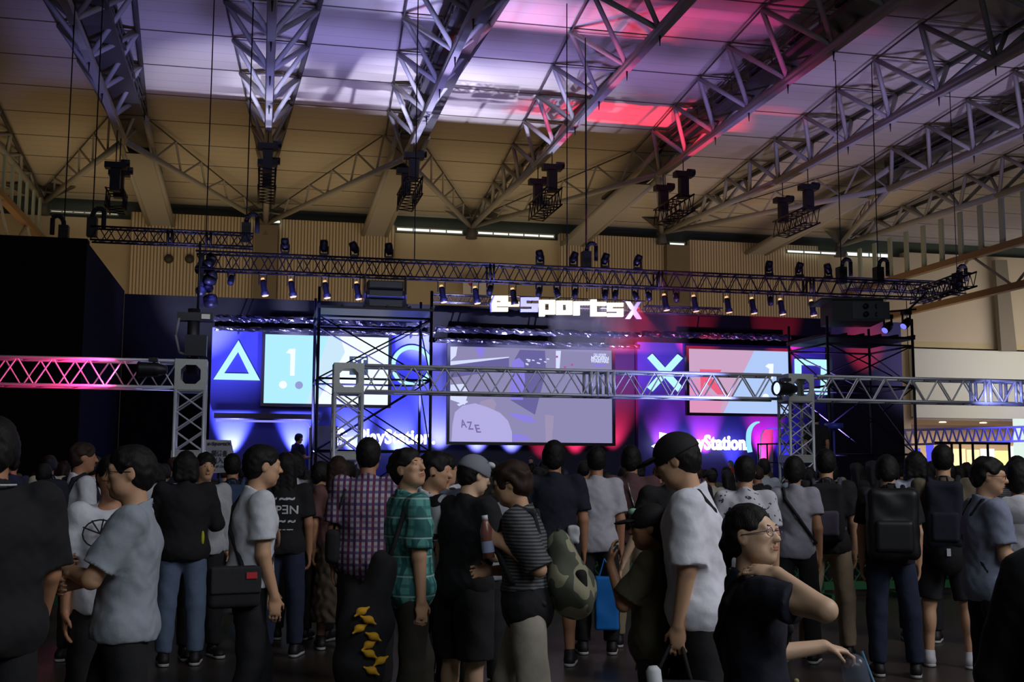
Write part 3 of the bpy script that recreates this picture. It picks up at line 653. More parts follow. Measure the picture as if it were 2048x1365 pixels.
# faint coloured beams are thrown by these
light('SPOT', 'beam_blue', (9.1, 29.4, 6.15), (8.5, 28.8, 4.5), (.4, .45, 1), 420, .03, cone=44, blend=.4)
light('SPOT', 'beam_red', (9.95, 29.4, 6.15), (10.3, 28.8, 4.5), RED, 900, .03, cone=46, blend=.4)
light('SPOT', 'rig_wash_blue', (1.0, 25.4, 5.0), (2.5, 28, 6.6), (.16, .2, 1), 60, .3, cone=110, blend=.8)
light('SPOT', 'rig_wash_blue', (7.5, 25.4, 4.6), (8.5, 28, 6.6), (.2, .22, 1), 45, .3, cone=110, blend=.8)
light('SPOT', 'rig_wash_red', (10.5, 25.6, 4.8), (10.7, 28.2, 6.9), RED, 420, .2, cone=34, blend=.8)
light('SPOT', 'rig_wash_red', (14.6, 25.6, 4.8), (14.9, 28.2, 7.0), RED, 330, .2, cone=26, blend=.8)
light('SPOT', 'roof_red', (13.6, 27.4, 7.0), (19.5, 39.6, 11.2), RED, 1500, .1, cone=12, blend=.8)

m = bpy.data.materials.new('stage_haze'); m.use_nodes = True; nt = m.node_tree; nt.nodes.clear(); MATS['stage_haze'] = m
vs_ = nt.nodes.new('ShaderNodeVolumeScatter'); vs_.inputs['Density'].default_value = .05; vs_.inputs['Anisotropy'].default_value = .1; o = nt.nodes.new('ShaderNodeOutputMaterial'); nt.links.new(vs_.outputs[0], o.inputs['Volume'])
hz = MB(); hz.box((9.35, 29.1, 5.4), (3.6, 1.3, 1.3)); tag(hz.build('haze', m), 'thin haze catching the blue and red beams below the block letter sign', 'haze', kind='stuff')
# block letter sign
r = empty('block_letter_sign', at(1130, 640, 29.2), 'lit block letter sign e-SportsX above the middle screen', 'sign')
CREAM = glow('sign_cream', (255, 246, 224), 1.35); LILA = mat('sign_lilac', (74, 74, 124), .6, emit=.10, ecol=(130, 130, 200)); SLOT = mat('sign_slot', (40, 30, 30), .7)
q = lambda x, y: (960+x/6.023, 560+y/6.023)
def letter(name, polys, m, Y=29.2):
    b = MB()
    for i, p in enumerate(polys): b.pslab([q(x, y) for x, y in p], Y+.002*i, .1)
    b.build('letter', m, r)
R4 = lambda x0, y0, x1, y1: [(x0, y0), (x1, y0), (x1, y1), (x0, y1)]
letter('e', [R4(175, 190, 340, 250), R4(150, 250, 203, 380), R4(255, 250, 340, 270), R4(203, 268, 340, 315), R4(203, 330, 340, 380), [(145, 190), (176, 190), (150, 380), (145, 380)]], CREAM)
letter('x', [[(160, 190), (176, 190), (140, 285), (122, 285)], [(120, 275), (134, 275), (146, 378), (128, 378)]], LILA, 29.17)
letter('-', [R4(345, 265, 475, 318)], CREAM)
letter('s', [R4(490, 210, 710, 245), R4(490, 245, 560, 320), R4(560, 285, 705, 320), R4(622, 320, 700, 350), R4(490, 350, 700, 385)], LILA)
letter('p', [R4(718, 240, 908, 285), R4(718, 285, 785, 438), R4(838, 285, 908, 362), R4(785, 362, 908, 415)], CREAM)
letter('o', [R4(925, 250, 1115, 295), R4(925, 295, 1000, 418), R4(1045, 295, 1115, 418), R4(1000, 365, 1045, 418)], CREAM)
letter('r', [R4(1132, 258, 1325, 302), R4(1132, 302, 1205, 426)], CREAM)
letter('t', [R4(1338, 235, 1408, 437), R4(1408, 265, 1525, 310), R4(1408, 388, 1525, 437)], CREAM)
letter('s', [R4(1540, 275, 1730, 322), R4(1540, 322, 1600, 380), R4(1600, 345, 1730, 380), R4(1660, 380, 1730, 400), R4(1540, 400, 1730, 443)], CREAM)
letter('x', [[(1765, 258), (1815, 262), (1950, 470), (1895, 468)], [(1895, 266), (1940, 268), (1812, 468), (1758, 466)]], mat('sign_lilac_pale', (190, 190, 225), .5, emit=.3, ecol=(170, 170, 225)))
b = MB(); a, c = at(975, 622, 29.35), at(1290, 640, 29.35)
for z in (5.95, 6.2): b.tube((a.x, 29.35, z), (c.x, 29.35, z), .02, 5)
for i in range(20):
    x = a.x+(c.x-a.x)*i/19; b.tube((x, 29.35, 5.95), (x+.1, 29.35, 6.2), .012, 4)
for x in (a.x+.3, (a.x+c.x)/2, c.x-.3): b.tube((x, 29.35, 5.95), (x, 30.48, 5.9), .02, 5)
b.build('support_rail', RIG, r)
# small white notice fixed on the back wall behind the sign
r = empty('wall_notice', at(948, 590, 54), 'small white notice with a red mark on the back wall above the e letter', 'notice')
b = MB(); b.pslab([(926, 556), (972, 558), (972, 594), (926, 592)], 54.2, .1); b.build('board', mat('notice_white', (200, 196, 184), .7), r)
b = MB(); b.pslab([(936, 560), (946, 562), (944, 574), (938, 570)], 54.12, .05); b.build('mark', mat('notice_red', (190, 50, 50), .7), r)

# ---------------------------------------------------------------- speakers
SPK = mat('speaker_black', (24, 24, 30), .55); GRL = mat('speaker_grille', (38, 40, 52), .35, .4)
p = at(768, 606, 27.9); r = empty('line_array_speaker', (p.x, 27.9, 5.55), 'stack of black line array speakers above the left scaffold', 'speaker')
for i in range(3):
    z = 5.50+.27*i*.85; b = MB(); b.box((p.x, 27.75, z+.12), (.95-.04*i, .5, .2)); b.build('cabinet', SPK, r)
    b = MB(); b.box((p.x, 27.48, z+.12), (.8, .03, .15)); b.build('grille', GRL, r)
for s in (-1, 1):
    b = MB(); b.box((p.x+s*.5, 27.7, 5.9), (.03, .3, .85)); b.build('bracket', RIG, r)
p = at(1700, 655, 25.6); r = empty('speaker_box', (p.x, 25.6, p.z), 'big black speaker box on the right scaffold platform', 'speaker')
b = MB(); b.box(p+Vector((.05, 0, .34)), (1.25, 1.2, .52), rz=-.25); b.build('cabinet', SPK, r)
b = MB()
b.box(p+Vector((.2, -.66, .34)), (.9, .05, .42), rz=-.25); b.build('grille', GRL, r)
for i in range(2):
    for j in range(2): b = MB(); b.lathe([(0, 0), (.0, .07), (-.03, .05), (-.03, 0)], p+Vector((.05+i*.3, -.72-.0*i, .24+j*.2)), (0, -1, 0), 14); b.build('driver', SPK, r)
b = MB(); b.box(p+Vector((-.1, 0, .62)), (1.5, 1.3, .05), rz=-.25); b.build('rain_cover', mat('cover_black', (16, 16, 20), .6), r)

# ---------------------------------------------------------------- scaffold towers
def scaffold(xs, ys, levels, top, lab, name='scaffold_tower', zplat=None, mt=None):
    mt = mt or mat('scaffold_navy', (26, 27, 46), .5, .3)
    r = empty(name, (xs[0], ys[0], 0), lab, 'scaffold')
    for x in xs:
        for y in ys: b = MB(); b.tube((x, y, 0), (x, y, top), .034, 8); b.build('post', mt, r)
    for z in levels:
        for y in ys: b = MB(); b.tube((xs[0], y, z), (xs[-1], y, z), .026, 6); b.build('ledger', mt, r)
        for x in xs: b = MB(); b.tube((x, ys[0], z), (x, ys[1], z), .026, 6); b.build('ledger', mt, r)
    b = MB()
    for i, (z0, z1) in enumerate(zip(levels[:-1], levels[1:])):
        for y in ys: b.tube((xs[0], y, z0), (xs[-1], y, z1), .017, 5); b.tube((xs[0], y, z1), (xs[-1], y, z0), .017, 5)
        for x in xs: b.tube((x, ys[0], z0), (x, ys[1], z1), .017, 5)
    b.build('brace', mt, r)
    b = MB(); b.box(((xs[0]+xs[-1])/2, (ys[0]+ys[1])/2, zplat), (xs[-1]-xs[0]+.1, ys[1]-ys[0]+.1, .06)); b.build('platform', RIG, r)
    b = MB()
    for i in range(6):
        x = xs[0]+(xs[-1]-xs[0])*i/5; b.tube((x, ys[0]-.1, zplat+.05), (x, ys[1]+.1, zplat+.05), .03, 6)
    b.build('deck_tube', mat('scaffold_navy', (26, 27, 46), .5, .3), r)
x0 = at(634, 800, 25.5).x; x1 = at(861, 800, 25.5).x
scaffold((x0, x1), (25.5, 27.3), (.4, 2.0, 3.6, 5.0), 5.65, 'dark blue scaffold tower standing before the left screen and ring', zplat=5.2)
x0 = at(1658, 800, 24.5).x; x1 = at(1829, 800, 24.5).x
scaffold((x0, x1), (24.5, 26.5), (.4, 2.0, 3.6, 4.6), 5.25, 'dark scaffold tower at the right end carrying the speaker box', zplat=4.78)
light('SPOT', 'scaffold_blue', (1.2, 22.5, 3.0), (1.8, 25.5, 4.2), (.2, .22, 1), 18, .2, cone=100)

# ---------------------------------------------------------------- gantry across the crowd
YG = 17.0
def gantry_beam(pxa, pxb, lab, collars=()):
    a, c = at(pxa, 760, YG), at(pxb, 760, YG); a.z = c.z = 2.93
    return box_truss(a, c, .4, .38, .024, .47, ALU, lab, 'gantry_beam', 'truss', collars=collars, n=8)
gantry_beam(-70, 350, 'aluminium box truss beam lit pink at the far left')
gantry_beam(728, 1552, 'aluminium box truss beam crossing in front of the middle screen', (.53, .57))
gantry_beam(1622, 2140, 'aluminium box truss beam at the right, partly lit blue', (.64, .76))
def corner(px, lab):
    c = at(px, 755, YG); c.z = 2.93; S = .44
    r = empty('gantry_column', (c.x, YG, 0), lab, 'truss column')
    for ax in range(3):
        for s in (-1, 1):
            b = MB(); h = S/2; i_ = h*.62; ch = h*.3; th = .02
            O = [(-h, -h), (h, -h), (h, h), (-h, h)]
            oct_ = [(-i_+ch, -i_), (i_-ch, -i_), (i_, -i_+ch), (i_, i_-ch), (i_-ch, i_), (-i_+ch, i_), (-i_, i_-ch), (-i_, -i_+ch)]
            def P(u, v, w):
                q = [0, 0, 0]; q[ax] = s*w; q[(ax+1) % 3] = u; q[(ax+2) % 3] = v; return Vector(q)+c
            seg = [(0, 0, 1), (1, 2, 3), (2, 4, 5), (3, 6, 7)]
            for w in (h, h-th):
                for k in range(4):
                    o1 = O[k]; a1, a2 = oct_[2*k], oct_[2*k+1]; nx = oct_[(2*k+2) % 8]; o2 = O[(k+1) % 4]
                    b.face([P(*o1, w), P(*o2, w), P(*a2, w), P(*a1, w)]); b.face([P(*o2, w), P(*nx, w), P(*a2, w)])
            for k in range(8):
                p1, p2 = oct_[k], oct_[(k+1) % 8]; b.face([P(*p1, h), P(*p2, h), P(*p2, h-th), P(*p1, h-th)])
            b.build('corner_plate', ALUB, r)
    w = .4
    for sx in (-1, 1):
        for sy in (-1, 1): b = MB(); b.tube((c.x+sx*w/2, YG+sy*w/2, .02), (c.x+sx*w/2, YG+sy*w/2, 2.72), .025, 8); b.build('chord', ALU, r)
    b = MB()
    for (ax_, ay_), (bx_, by_) in (((-1, -1), (1, -1)), ((1, -1), (1, 1)), ((1, 1), (-1, 1)), ((-1, 1), (-1, -1))):
        for z0, z1 in ((.05, 1.74), (1.84, 2.7)):
            n = 5 if z0 < 1 else 3
            for i in range(n):
                za, zb = z0+(z1-z0)*i/n, z0+(z1-z0)*(i+1)/n; q1, q2 = (za, zb)
                A = (c.x+ax_*w/2, YG+ay_*w/2); B_ = (c.x+bx_*w/2, YG+by_*w/2)
                b.tube((*A, q1), (*B_, q2), .012, 5); b.tube((*B_, q1), (*A, q2), .012, 5)
            for z in (z0, z1): b.tube((*A, z), (*B_, z), .014, 5)
    b.build('lattice', ALU, r)
    b = MB()
    for s in (-1, 1): b.box((c.x, YG+s*.2, 1.79), (.46, .02, .12)); b.box((c.x+s*.22, YG, 1.79), (.02, .4, .12))
    b.build('joint_frame', ALUB, r)
    b = MB(); b.box((c.x, YG, .02), (.7, .7, .04)); b.build('base_plate', ALUB, r)
corner(383, 'aluminium truss column at the left with an octagonal corner block'); corner(696, 'aluminium truss column in front of the left scaffold'); corner(1590, 'aluminium truss column before the right screen')
def gantry_lamp(px, py, lab, lens, ax):
    p = at(px, py, YG-.35); r = empty('gantry_lamp', p, lab, 'lamp')
    b = MB(); b.lathe([(-.2, 0), (-.19, .06), (-.05, .1), (.16, .11), (.2, .12), (.2, .1)], p, ax, 16); b.build('housing', RIG, r)
    b = MB(); b.lathe([(.17, .0), (.17, .098), (.19, .05), (.195, 0)], p, ax, 16); b.build('lens', lens, r)
    b = MB(); b.path([p+Vector((0, .0, .16)), p+Vector((0, .2, .16)), p+Vector((0, .2, 0))], .02, 6); b.box(p+Vector((0, 0, .14)), (.12, .14, .05)); b.build('clamp', RIG, r)
gantry_lamp(1572, 778, 'black lamp with blue-white lens clamped to the right gantry column', glow('lens_bluewhite', (190, 205, 255), 1.6), (-1, -.25, 0))
gantry_lamp(306, 740, 'black lamp clamped to the pink-lit beam beside the left column', mat('lens_dark', (40, 42, 60), .15), (-1, .2, 0))
light('SPOT', 'pink_wash', (-1.75, 16.6, 2.93), (-3.6, 16.95, 2.93), (1, .03, .22), 560, .05, cone=70, blend=.6)
light('SPOT', 'pink_wash', (-2.6, 15.7, 2.3), (-2.9, 17.0, 2.93), (1, .03, .22), 130, .1, cone=100, blend=.8)
light('SPOT', 'gantry_blue', (7.6, 16.3, 2.6), (5.8, 17, 2.93), (.3, .33, 1), 320, .1, cone=80, blend=.8)
light('SPOT', 'gantry_blue', (11.4, 16.2, 2.5), (12.6, 17, 2.93), (.3, .33, 1), 200, .1, cone=80, blend=.8)
light('AREA', 'gantry_glow', (4, 14.5, 4.8), (4, 17, 2.9), (.85, .88, 1), 60, 13, .6)
light('SPOT', 'column_blue', (-.5, 18.0, 1.6), (-1.0, 17, 2.4), (.4, .42, 1), 60, .1, cone=90)
light('SPOT', 'column_blue', (1.7, 18.0, 1.6), (1.25, 17, 2.4), (.4, .42, 1), 60, .1, cone=90)
# dark lamp tree on the left column
r = empty('lamp_tree', at(385, 730, YG), 'black lamp tree rising from the left truss column', 'lamp stand')
b = MB(); p = at(385, 720, YG); b.tube((p.x, YG, 2.95), (p.x, YG, 3.9), .09, 10); b.tube((p.x+.05, YG, 3.8), (p.x+.05, YG, 4.9), .02, 6); b.build('post', RIG, r)
b = MB(); b.box((p.x+.02, YG, 3.78), (.5, .2, .12)); b.box((p.x+.05, YG-.1, 3.35), (.3, .25, .3)); b.build('ballast_box', RIG, r)
b = MB(); b.box((p.x+.17, YG-.12, 3.78), (.12, .02, .07)); b.build('label_plate', mat('tape_white', (210, 210, 205), .7), r)
b = MB(); b.path([(p.x-.2, YG-.1, 3.75), (p.x-.24, YG-.1, 3.5), (p.x-.18, YG-.1, 3.25), (p.x-.02, YG-.1, 3.2)], .02, 6); b.build('cable', mat('cable_grey', (110, 112, 120), .6), r)

# notice board by the left column
r = empty('notice_board', at(441, 1000, 15.2), 'white staff notice board on a stand beside the left truss column', 'sign')
Yb = 15.2; b = MB(); b.pslab([(412, 886), (462, 882), (476, 944), (412, 948)], Yb, .03); b.build('board', mat('board_white', (150, 152, 165), .7), r)
b = MB(); b.pslab([(412, 880), (462, 881), (462, 886), (412, 886)], Yb-.01, .05); b.build('top_rail', ALUB, r)
b = MB(); INK = mat('ink_black', (20, 20, 24), .8)
for txt, x0, x1, y0, y1 in (('e-SportsX', 415, 463, 893, 885), ('関係者', 424, 455, 913, 901), ('出入口', 424, 458, 927, 915), ('Staff Only', 424, 456, 937, 931)):
    p0 = at(x0, y0, Yb); p1 = at(x1, y1, Yb); add_text(b, txt, p0.x, p1.x, p0.z, p1.z, Yb-.015, .004, bold=.01)
b.build('lettering', INK, r)
b = MB(); p = at(437, 944, Yb+.05); b.tube((p.x, p.y, .03), p, .02, 6); b.box((p.x, p.y, .02), (.5, .4, .03)); b.build('stand', RIG, r)

# ---------------------------------------------------------------- lobby beyond the right side
r = empty('lobby_truss', at(1920, 875, 50), 'blue-lit lattice truss across the lobby under the balcony', 'truss')
a, c = at(1795, 876, 50), at(2060, 868, 50)
b = MB()
for dz in (-.35, .35):
    for dy in (-.3, .3): b.tube(a+Vector((0, dy, dz)), c+Vector((0, dy, dz)), .06, 6)
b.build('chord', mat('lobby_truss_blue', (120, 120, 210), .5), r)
b = MB(); n = 17
for i in range(n):
    p, q_ = a.lerp(c, i/n), a.lerp(c, (i+1)/n); m_ = a.lerp(c, (i+.5)/n)
    b.tube(p+Vector((0, -.3, -.35)), m_+Vector((0, -.3, .35)), .045, 5); b.tube(m_+Vector((0, -.3, .35)), q_+Vector((0, -.3, -.35)), .045, 5)
b.build('lattice', MATS['lobby_truss_blue'], r)
light('AREA', 'lobby_blue', (39, 47.5, 2.6), (39, 50, 3.2), (.25, .25, 1), 260, 7, .5)
bc = [((1938, 900, 1960, 935), (255, 240, 170)), ((1965, 898, 1990, 935), (235, 240, 255)), ((1994, 902, 2020, 935), (255, 250, 150)), ((2024, 893, 2044, 935), (255, 255, 235)), ((2030, 838, 2060, 890), (225, 245, 235)), ((1884, 898, 1895, 935), (110, 110, 255)), ((1900, 898, 1932, 935), (250, 225, 170)), ((1832, 897, 1842, 940), (90, 90, 255)), ((1856, 890, 1868, 905), (90, 90, 255))]
nm = ['yellow', 'white', 'bright yellow', 'cream', 'tall pale', 'narrow blue', 'amber', 'small blue', 'round blue']
for i, ((x0, y0, x1, y1), cc) in enumerate(bc):
    b = MB(); rectpx(b, x0, y0, x1, y1, 52.5-.25*i, .2); A_, B2 = at(x0, y1, 52.5-.25*i), at(x1, y1, 52.5-.25*i); b.box(((A_.x+B2.x)/2, 52.6-.25*i, A_.z/2), (B2.x-A_.x, .1, A_.z)); tag(b.build('lightbox', glow('booth_%d' % i, cc, 1.4 if i not in (4, 7, 8) else 1.0)), nm[i]+' glowing booth lightbox in the lobby below the balcony', 'lightbox', 'booth lightboxes')
b = MB()
for px in (1903, 1920, 1945, 1975, 2018): p = at(px, 886, 40); b.tube((p.x, 40, 0), p, .05, 5)
a, c = at(1870, 886, 40), at(2020, 888, 40); b.tube(a, c, .05, 5); tag(b.build('booth_frame', RIG), 'thin black post frame standing before the bright booths', 'frame')

# ---------------------------------------------------------------- green net barrier
GRN = mat('green_plastic', (20, 84, 44), .6)
def barrier(X, Y, lab):
    r = empty('net_barrier', (X, Y, 0), lab, 'barrier', 'green net barriers'); w, h = 1.18, 1.1
    b = MB(); b.box((X, Y, h-.06), (w, .05, .12)); b.box((X, Y, .16), (w, .05, .1))
    for s in (-1, 1): b.box((X+s*(w/2-.04), Y, h/2+.02), (.08, .05, h-.04))
    b.build('frame', GRN, r)
    b = MB(); n = 7; z0, z1 = .2, h-.12
    st = w/n
    for i in range(-6, n+6):
        for s in (-1, 1):
            xa = -w/2+i*st; xb = xa+s*(z1-z0)*.8
            # clip the strand to the panel
            t0, t1 = 0.0, 1.0; dx = xb-xa
            lo, hi = (-w/2-xa)/dx, (w/2-xa)/dx
            if lo > hi: lo, hi = hi, lo
            t0, t1 = max(t0, lo), min(t1, hi)
            if t1-t0 > .02: b.tube((X+xa+dx*t0, Y, z0+(z1-z0)*t0), (X+xa+dx*t1, Y, z0+(z1-z0)*t1), .009, 4, cap=False)
    for k in range(3): b.tube((X-w/2, Y, .45+k*.04), (X+w/2, Y, .45+k*.04), .006, 4)
    b.build('netting', GRN, r)
    b = MB()
    for s in (-1, 1): b.box((X+s*(w/2-.1), Y, .035), (.08, .5, .07))
    b.build('foot', GRN, r)
    return r
proto = barrier(-3.3, 13.4, 'green plastic net barrier holding back the crowd, leftmost'); ch = tree_of(proto)
for i in range(1, 14):
    c = copy_tree(proto, None, ch); c.location.x = -3.3+1.2*i; c['label'] = 'green plastic net barrier holding back the crowd, '+nth(i)
# ceiling-mounted dark floor is left as it is

# ---------------------------------------------------------------- figures
# bodies and clothes are grown as one continuous surface each from blended limb volumes
class Vol:
    def __init__(s, vox): s.h = vox; s.p = []
    def cap(s, a, b, ra, rb, k=.02, op='u', flat=False, m=1.0): s.p.append(('c', np.array(a, float), np.array(b, float), ra, rb, k, op, flat)); return s
    def ell(s, c, r, k=.02, op='u', R=None): s.p.append(('e', np.array(c, float), np.array(r, float), R, 0, k, op, False)); return s
    def bx(s, c, hd, rd, k=.01, op='u', R=None): s.p.append(('b', np.array(c, float), np.array(hd, float), R, rd, k, op, False)); return s
    def cut(s, c, n): s.p.append(('p', np.array(c, float), np.array(n, float), 0, 0, 0, 'i', False)); return s
    def noise(s, amp, fr, seed=0): s.p.append(('n', amp, fr, seed, 0, 0, 'n', False)); return s
    def bounds(s):
        lo = np.full(3, 1e9); hi = -lo
        for q in s.p:
            if q[6] != 'u': continue
            if q[0] == 'c': r = max(q[3], q[4]); l = np.minimum(q[1], q[2])-r; h_ = np.maximum(q[1], q[2])+r
            elif q[0] == 'e': r = q[2].max() if q[3] is not None else q[2]; l = q[1]-r; h_ = q[1]+r
            else: r = np.linalg.norm(q[2]) if q[3] is not None else q[2]; l = q[1]-r; h_ = q[1]+r
            lo = np.minimum(lo, l); hi = np.maximum(hi, h_)
        return lo-.03, hi+.03
    def mesh(s):
        h = s.h; lo, hi = s.bounds()
        n = np.ceil((hi-lo)/h).astype(int)+2
        ax = [lo[i]+h*np.arange(n[i]) for i in range(3)]
        F = np.full(n, .2, np.float32)
        for q in s.p:
            ty, op, k = q[0], q[6], q[5]
            if ty == 'n':
                X, Y, Z = ax[0][:, None, None], ax[1][None, :, None], ax[2][None, None, :]
                f, sd = q[2], q[3]
                F += (q[1]*(np.sin(f*X+1.7*np.sin(.6*f*Z+sd)+sd)*np.sin(f*.8*Y+sd*2)+.6*np.sin(f*1.1*Z+2.2*np.sin(.5*f*X+sd)+1.5*np.sin(.7*f*Y)))).astype(np.float32); continue
            if ty == 'p':
                X, Y, Z = ax[0][:, None, None], ax[1][None, :, None], ax[2][None, None, :]
                c, nn = q[1], q[2]/np.linalg.norm(q[2])
                F = np.maximum(F, ((X-c[0])*nn[0]+(Y-c[1])*nn[1]+(Z-c[2])*nn[2]).astype(np.float32)); continue
            mg = k+3*h
            if ty == 'c': r = max(q[3], q[4]); l = np.minimum(q[1], q[2])-r-mg; u = np.maximum(q[1], q[2])+r+mg
            elif ty == 'e': r = q[2].max() if q[3] is not None else q[2]; l = q[1]-r-mg; u = q[1]+r+mg
            else: r = np.linalg.norm(q[2]) if q[3] is not None else q[2]; l = q[1]-r-mg; u = q[1]+r+mg
            i0 = np.clip(np.floor((l-lo)/h).astype(int), 0, n); i1 = np.clip(np.ceil((u-lo)/h).astype(int)+1, 0, n)
            if (i1 <= i0).any(): continue
            X, Y, Z = ax[0][i0[0]:i1[0], None, None], ax[1][None, i0[1]:i1[1], None], ax[2][None, None, i0[2]:i1[2]]
            if ty == 'c':
                a, b, ra, rb, fl = q[1], q[2], q[3], q[4], q[7]; d = b-a; L2 = max(d@d, 1e-9)
                t = ((X-a[0])*d[0]+(Y-a[1])*d[1]+(Z-a[2])*d[2])/L2; tc_ = np.clip(t, 0, 1)
                D = np.sqrt((X-a[0]-tc_*d[0])**2+(Y-a[1]-tc_*d[1])**2+(Z-a[2]-tc_*d[2])**2)-(ra+(rb-ra)*tc_)
                if fl: D = np.maximum(D, (t-1)*math.sqrt(L2))
            else:
                x, y, z = X-q[1][0], Y-q[1][1], Z-q[1][2]
                if q[3] is not None:
                    R = np.array(q[3]); x, y, z = (R[0, 0]*x+R[1, 0]*y+R[2, 0]*z, R[0, 1]*x+R[1, 1]*y+R[2, 1]*z, R[0, 2]*x+R[1, 2]*y+R[2, 2]*z)
                if ty == 'e':
                    r = q[2]; k0 = np.sqrt((x/r[0])**2+(y/r[1])**2+(z/r[2])**2); k1 = np.sqrt((x/r[0]**2)**2+(y/r[1]**2)**2+(z/r[2]**2)**2)+1e-6; D = k0*(k0-1)/k1
                    D = np.where(k0 < 1e-3, -r.min(), D)
                else:
                    hd = q[2]-q[4]; qx, qy, qz = np.abs(x)-hd[0], np.abs(y)-hd[1], np.abs(z)-hd[2]
                    D = np.sqrt(np.maximum(qx, 0)**2+np.maximum(qy, 0)**2+np.maximum(qz, 0)**2)+np.minimum(np.maximum(qx, np.maximum(qy, qz)), 0)-q[4]
            sl = tuple(slice(i0[i], i1[i]) for i in range(3)); f = F[sl]; D = D.astype(np.float32)
            if op == 'u':
                hh = np.maximum(k-np.abs(f-D), 0)/max(k, 1e-6); F[sl] = np.minimum(f, D)-hh*hh*k*.25
            else:
                D = -D; hh = np.maximum(k-np.abs(f-D), 0)/max(k, 1e-6); F[sl] = np.maximum(f, D)+hh*hh*k*.25
        F[0] = F[-1] = .1; F[:, 0] = F[:, -1] = .1; F[:, :, 0] = F[:, :, -1] = .1
        S = F < 0
        cnt = np.zeros(np.array(F.shape)-1, np.int8)
        for i in (0, 1):
            for j in (0, 1):
                for k in (0, 1): cnt += S[i:i+cnt.shape[0], j:j+cnt.shape[1], k:k+cnt.shape[2]]
        I, J, K = np.nonzero((cnt > 0) & (cnt < 8))
        idx = np.full(cnt.shape, -1, np.int64); idx[I, J, K] = np.arange(len(I))
        P = np.zeros((len(I), 3)); N = np.zeros(len(I))
        cr = [(i, j, k) for i in (0, 1) for j in (0, 1) for k in (0, 1)]
        for a in cr:
            for axx in range(3):
                if a[axx]: continue
                b = list(a); b[axx] = 1
                fa = F[I+a[0], J+a[1], K+a[2]]; fb = F[I+b[0], J+b[1], K+b[2]]; c = (fa < 0) != (fb < 0)
                t = np.where(c, fa/np.where(c, fa-fb, 1), 0)
                for q in range(3): P[:, q] += np.where(c, a[q]+(t if q == axx else 0), 0)
                N += c
        V = lo+h*(np.stack([I, J, K], 1)+P/N[:, None])
        Q = []
        for axx in range(3):
            sa = [slice(1, -1)]*3; sb = [slice(1, -1)]*3; sa[axx] = slice(0, -1); sb[axx] = slice(1, None)
            A, B_ = S[tuple(sa)], S[tuple(sb)]; ch_ = A != B_; i, j, k = np.nonzero(ch_); inv = A[i, j, k]
            o = np.array([1, 1, 1]); o[axx] = 0; i, j, k = i+o[0], j+o[1], k+o[2]
            u_, v_ = [(1, 2), (2, 0), (0, 1)][axx]
            def g(du, dv):
                e = [i, j, k]; e[u_] = e[u_]-du; e[v_] = e[v_]-dv; return idx[e[0], e[1], e[2]]
            q4 = np.stack([g(1, 1), g(0, 1), g(0, 0), g(1, 0)], 1); q4[~inv] = q4[~inv][:, ::-1]; Q.append(q4)
        return V, np.concatenate(Q)
    def build(s, name, m, parent):
        V, Q = s.mesh(); me = bpy.data.meshes.new(name)
        me.vertices.add(len(V)); me.vertices.foreach_set('co', V.astype(np.float32).ravel())
        me.loops.add(Q.size); me.loops.foreach_set('vertex_index', Q.ravel().astype(np.int32))
        me.polygons.add(len(Q)); me.polygons.foreach_set('loop_start', np.arange(0, Q.size, 4, dtype=np.int32)); me.polygons.foreach_set('loop_total', np.full(len(Q), 4, np.int32))
        me.polygons.foreach_set('use_smooth', np.ones(len(Q), bool)); me.update(calc_edges=True); me.materials.append(m)
        o = bpy.data.objects.new(name, me); COL.objects.link(o); o.parent = parent; return o
def LB(mb, name, m, parent):     # a part given directly in the figure's own coordinates
    return mb.build(name, m, parent, off=(0, 0, 0))

nrm = lambda v: np.array(v, float)/np.linalg.norm(v)
def hairmat(name, rgb):
    m = mat(name, rgb, .62, spec=.3); nt = m.node_tree; b = nt.nodes['Principled BSDF']
    tc = nt.nodes.new('ShaderNodeTexCoord'); mp = nt.nodes.new('ShaderNodeMapping'); mp.inputs['Scale'].default_value = (260, 260, 18); n = nt.nodes.new('ShaderNodeTexNoise'); n.inputs['Scale'].default_value = 1; n.inputs['Detail'].default_value = 3
    bp = nt.nodes.new('ShaderNodeBump'); bp.inputs['Strength'].default_value = .7; bp.inputs['Distance'].default_value = .004
    nt.links.new(tc.outputs['Object'], mp.inputs[0]); nt.links.new(mp.outputs[0], n.inputs['Vector']); nt.links.new(n.outputs['Fac'], bp.inputs['Height']); nt.links.new(bp.outputs['Normal'], b.inputs['Normal']); return m
HAIR = hairmat('black_hair', (20, 17, 17)); HAIRB = hairmat('brown_hair', (48, 32, 25))
SKIN = mat('skin', (206, 160, 126), .55); SKIN2 = mat('skin_tan', (178, 128, 96), .55); SKIN3 = mat('skin_pale', (222, 184, 152), .5)
LIP = mat('lips', (182, 118, 100), .55); EYEW = mat('eye_white', (215, 210, 205), .3); IRIS = mat('iris', (22, 14, 12), .2)
SOLE = mat('shoe_sole', (190, 190, 190), .6)
def fabric(name, rgb): return mat('fabric_'+name, rgb, .88, noise=.12, nscale=25, bump=.15)
C_BLK = fabric('black', (24, 24, 27)); C_NAVY = fabric('navy', (24, 27, 42)); C_WHT = fabric('white', (212, 214, 222)); C_GRY = fabric('grey', (150, 158, 168)); C_DK = fabric('charcoal', (38, 38, 42))
C_OLV = fabric('olive', (74, 70, 50)); C_KHK = fabric('khaki', (150, 136, 112)); C_JEAN = fabric('light_jeans', (92, 108, 134)); C_DJEAN = fabric('dark_jeans', (38, 46, 70)); C_MAR = fabric('maroon', (92, 62, 66)); C_BEI = fabric('beige', (176, 168, 152)); C_BRN = fabric('brown_skirt', (88, 76, 60)); C_TAUPE = fabric('taupe', (104, 92, 76))
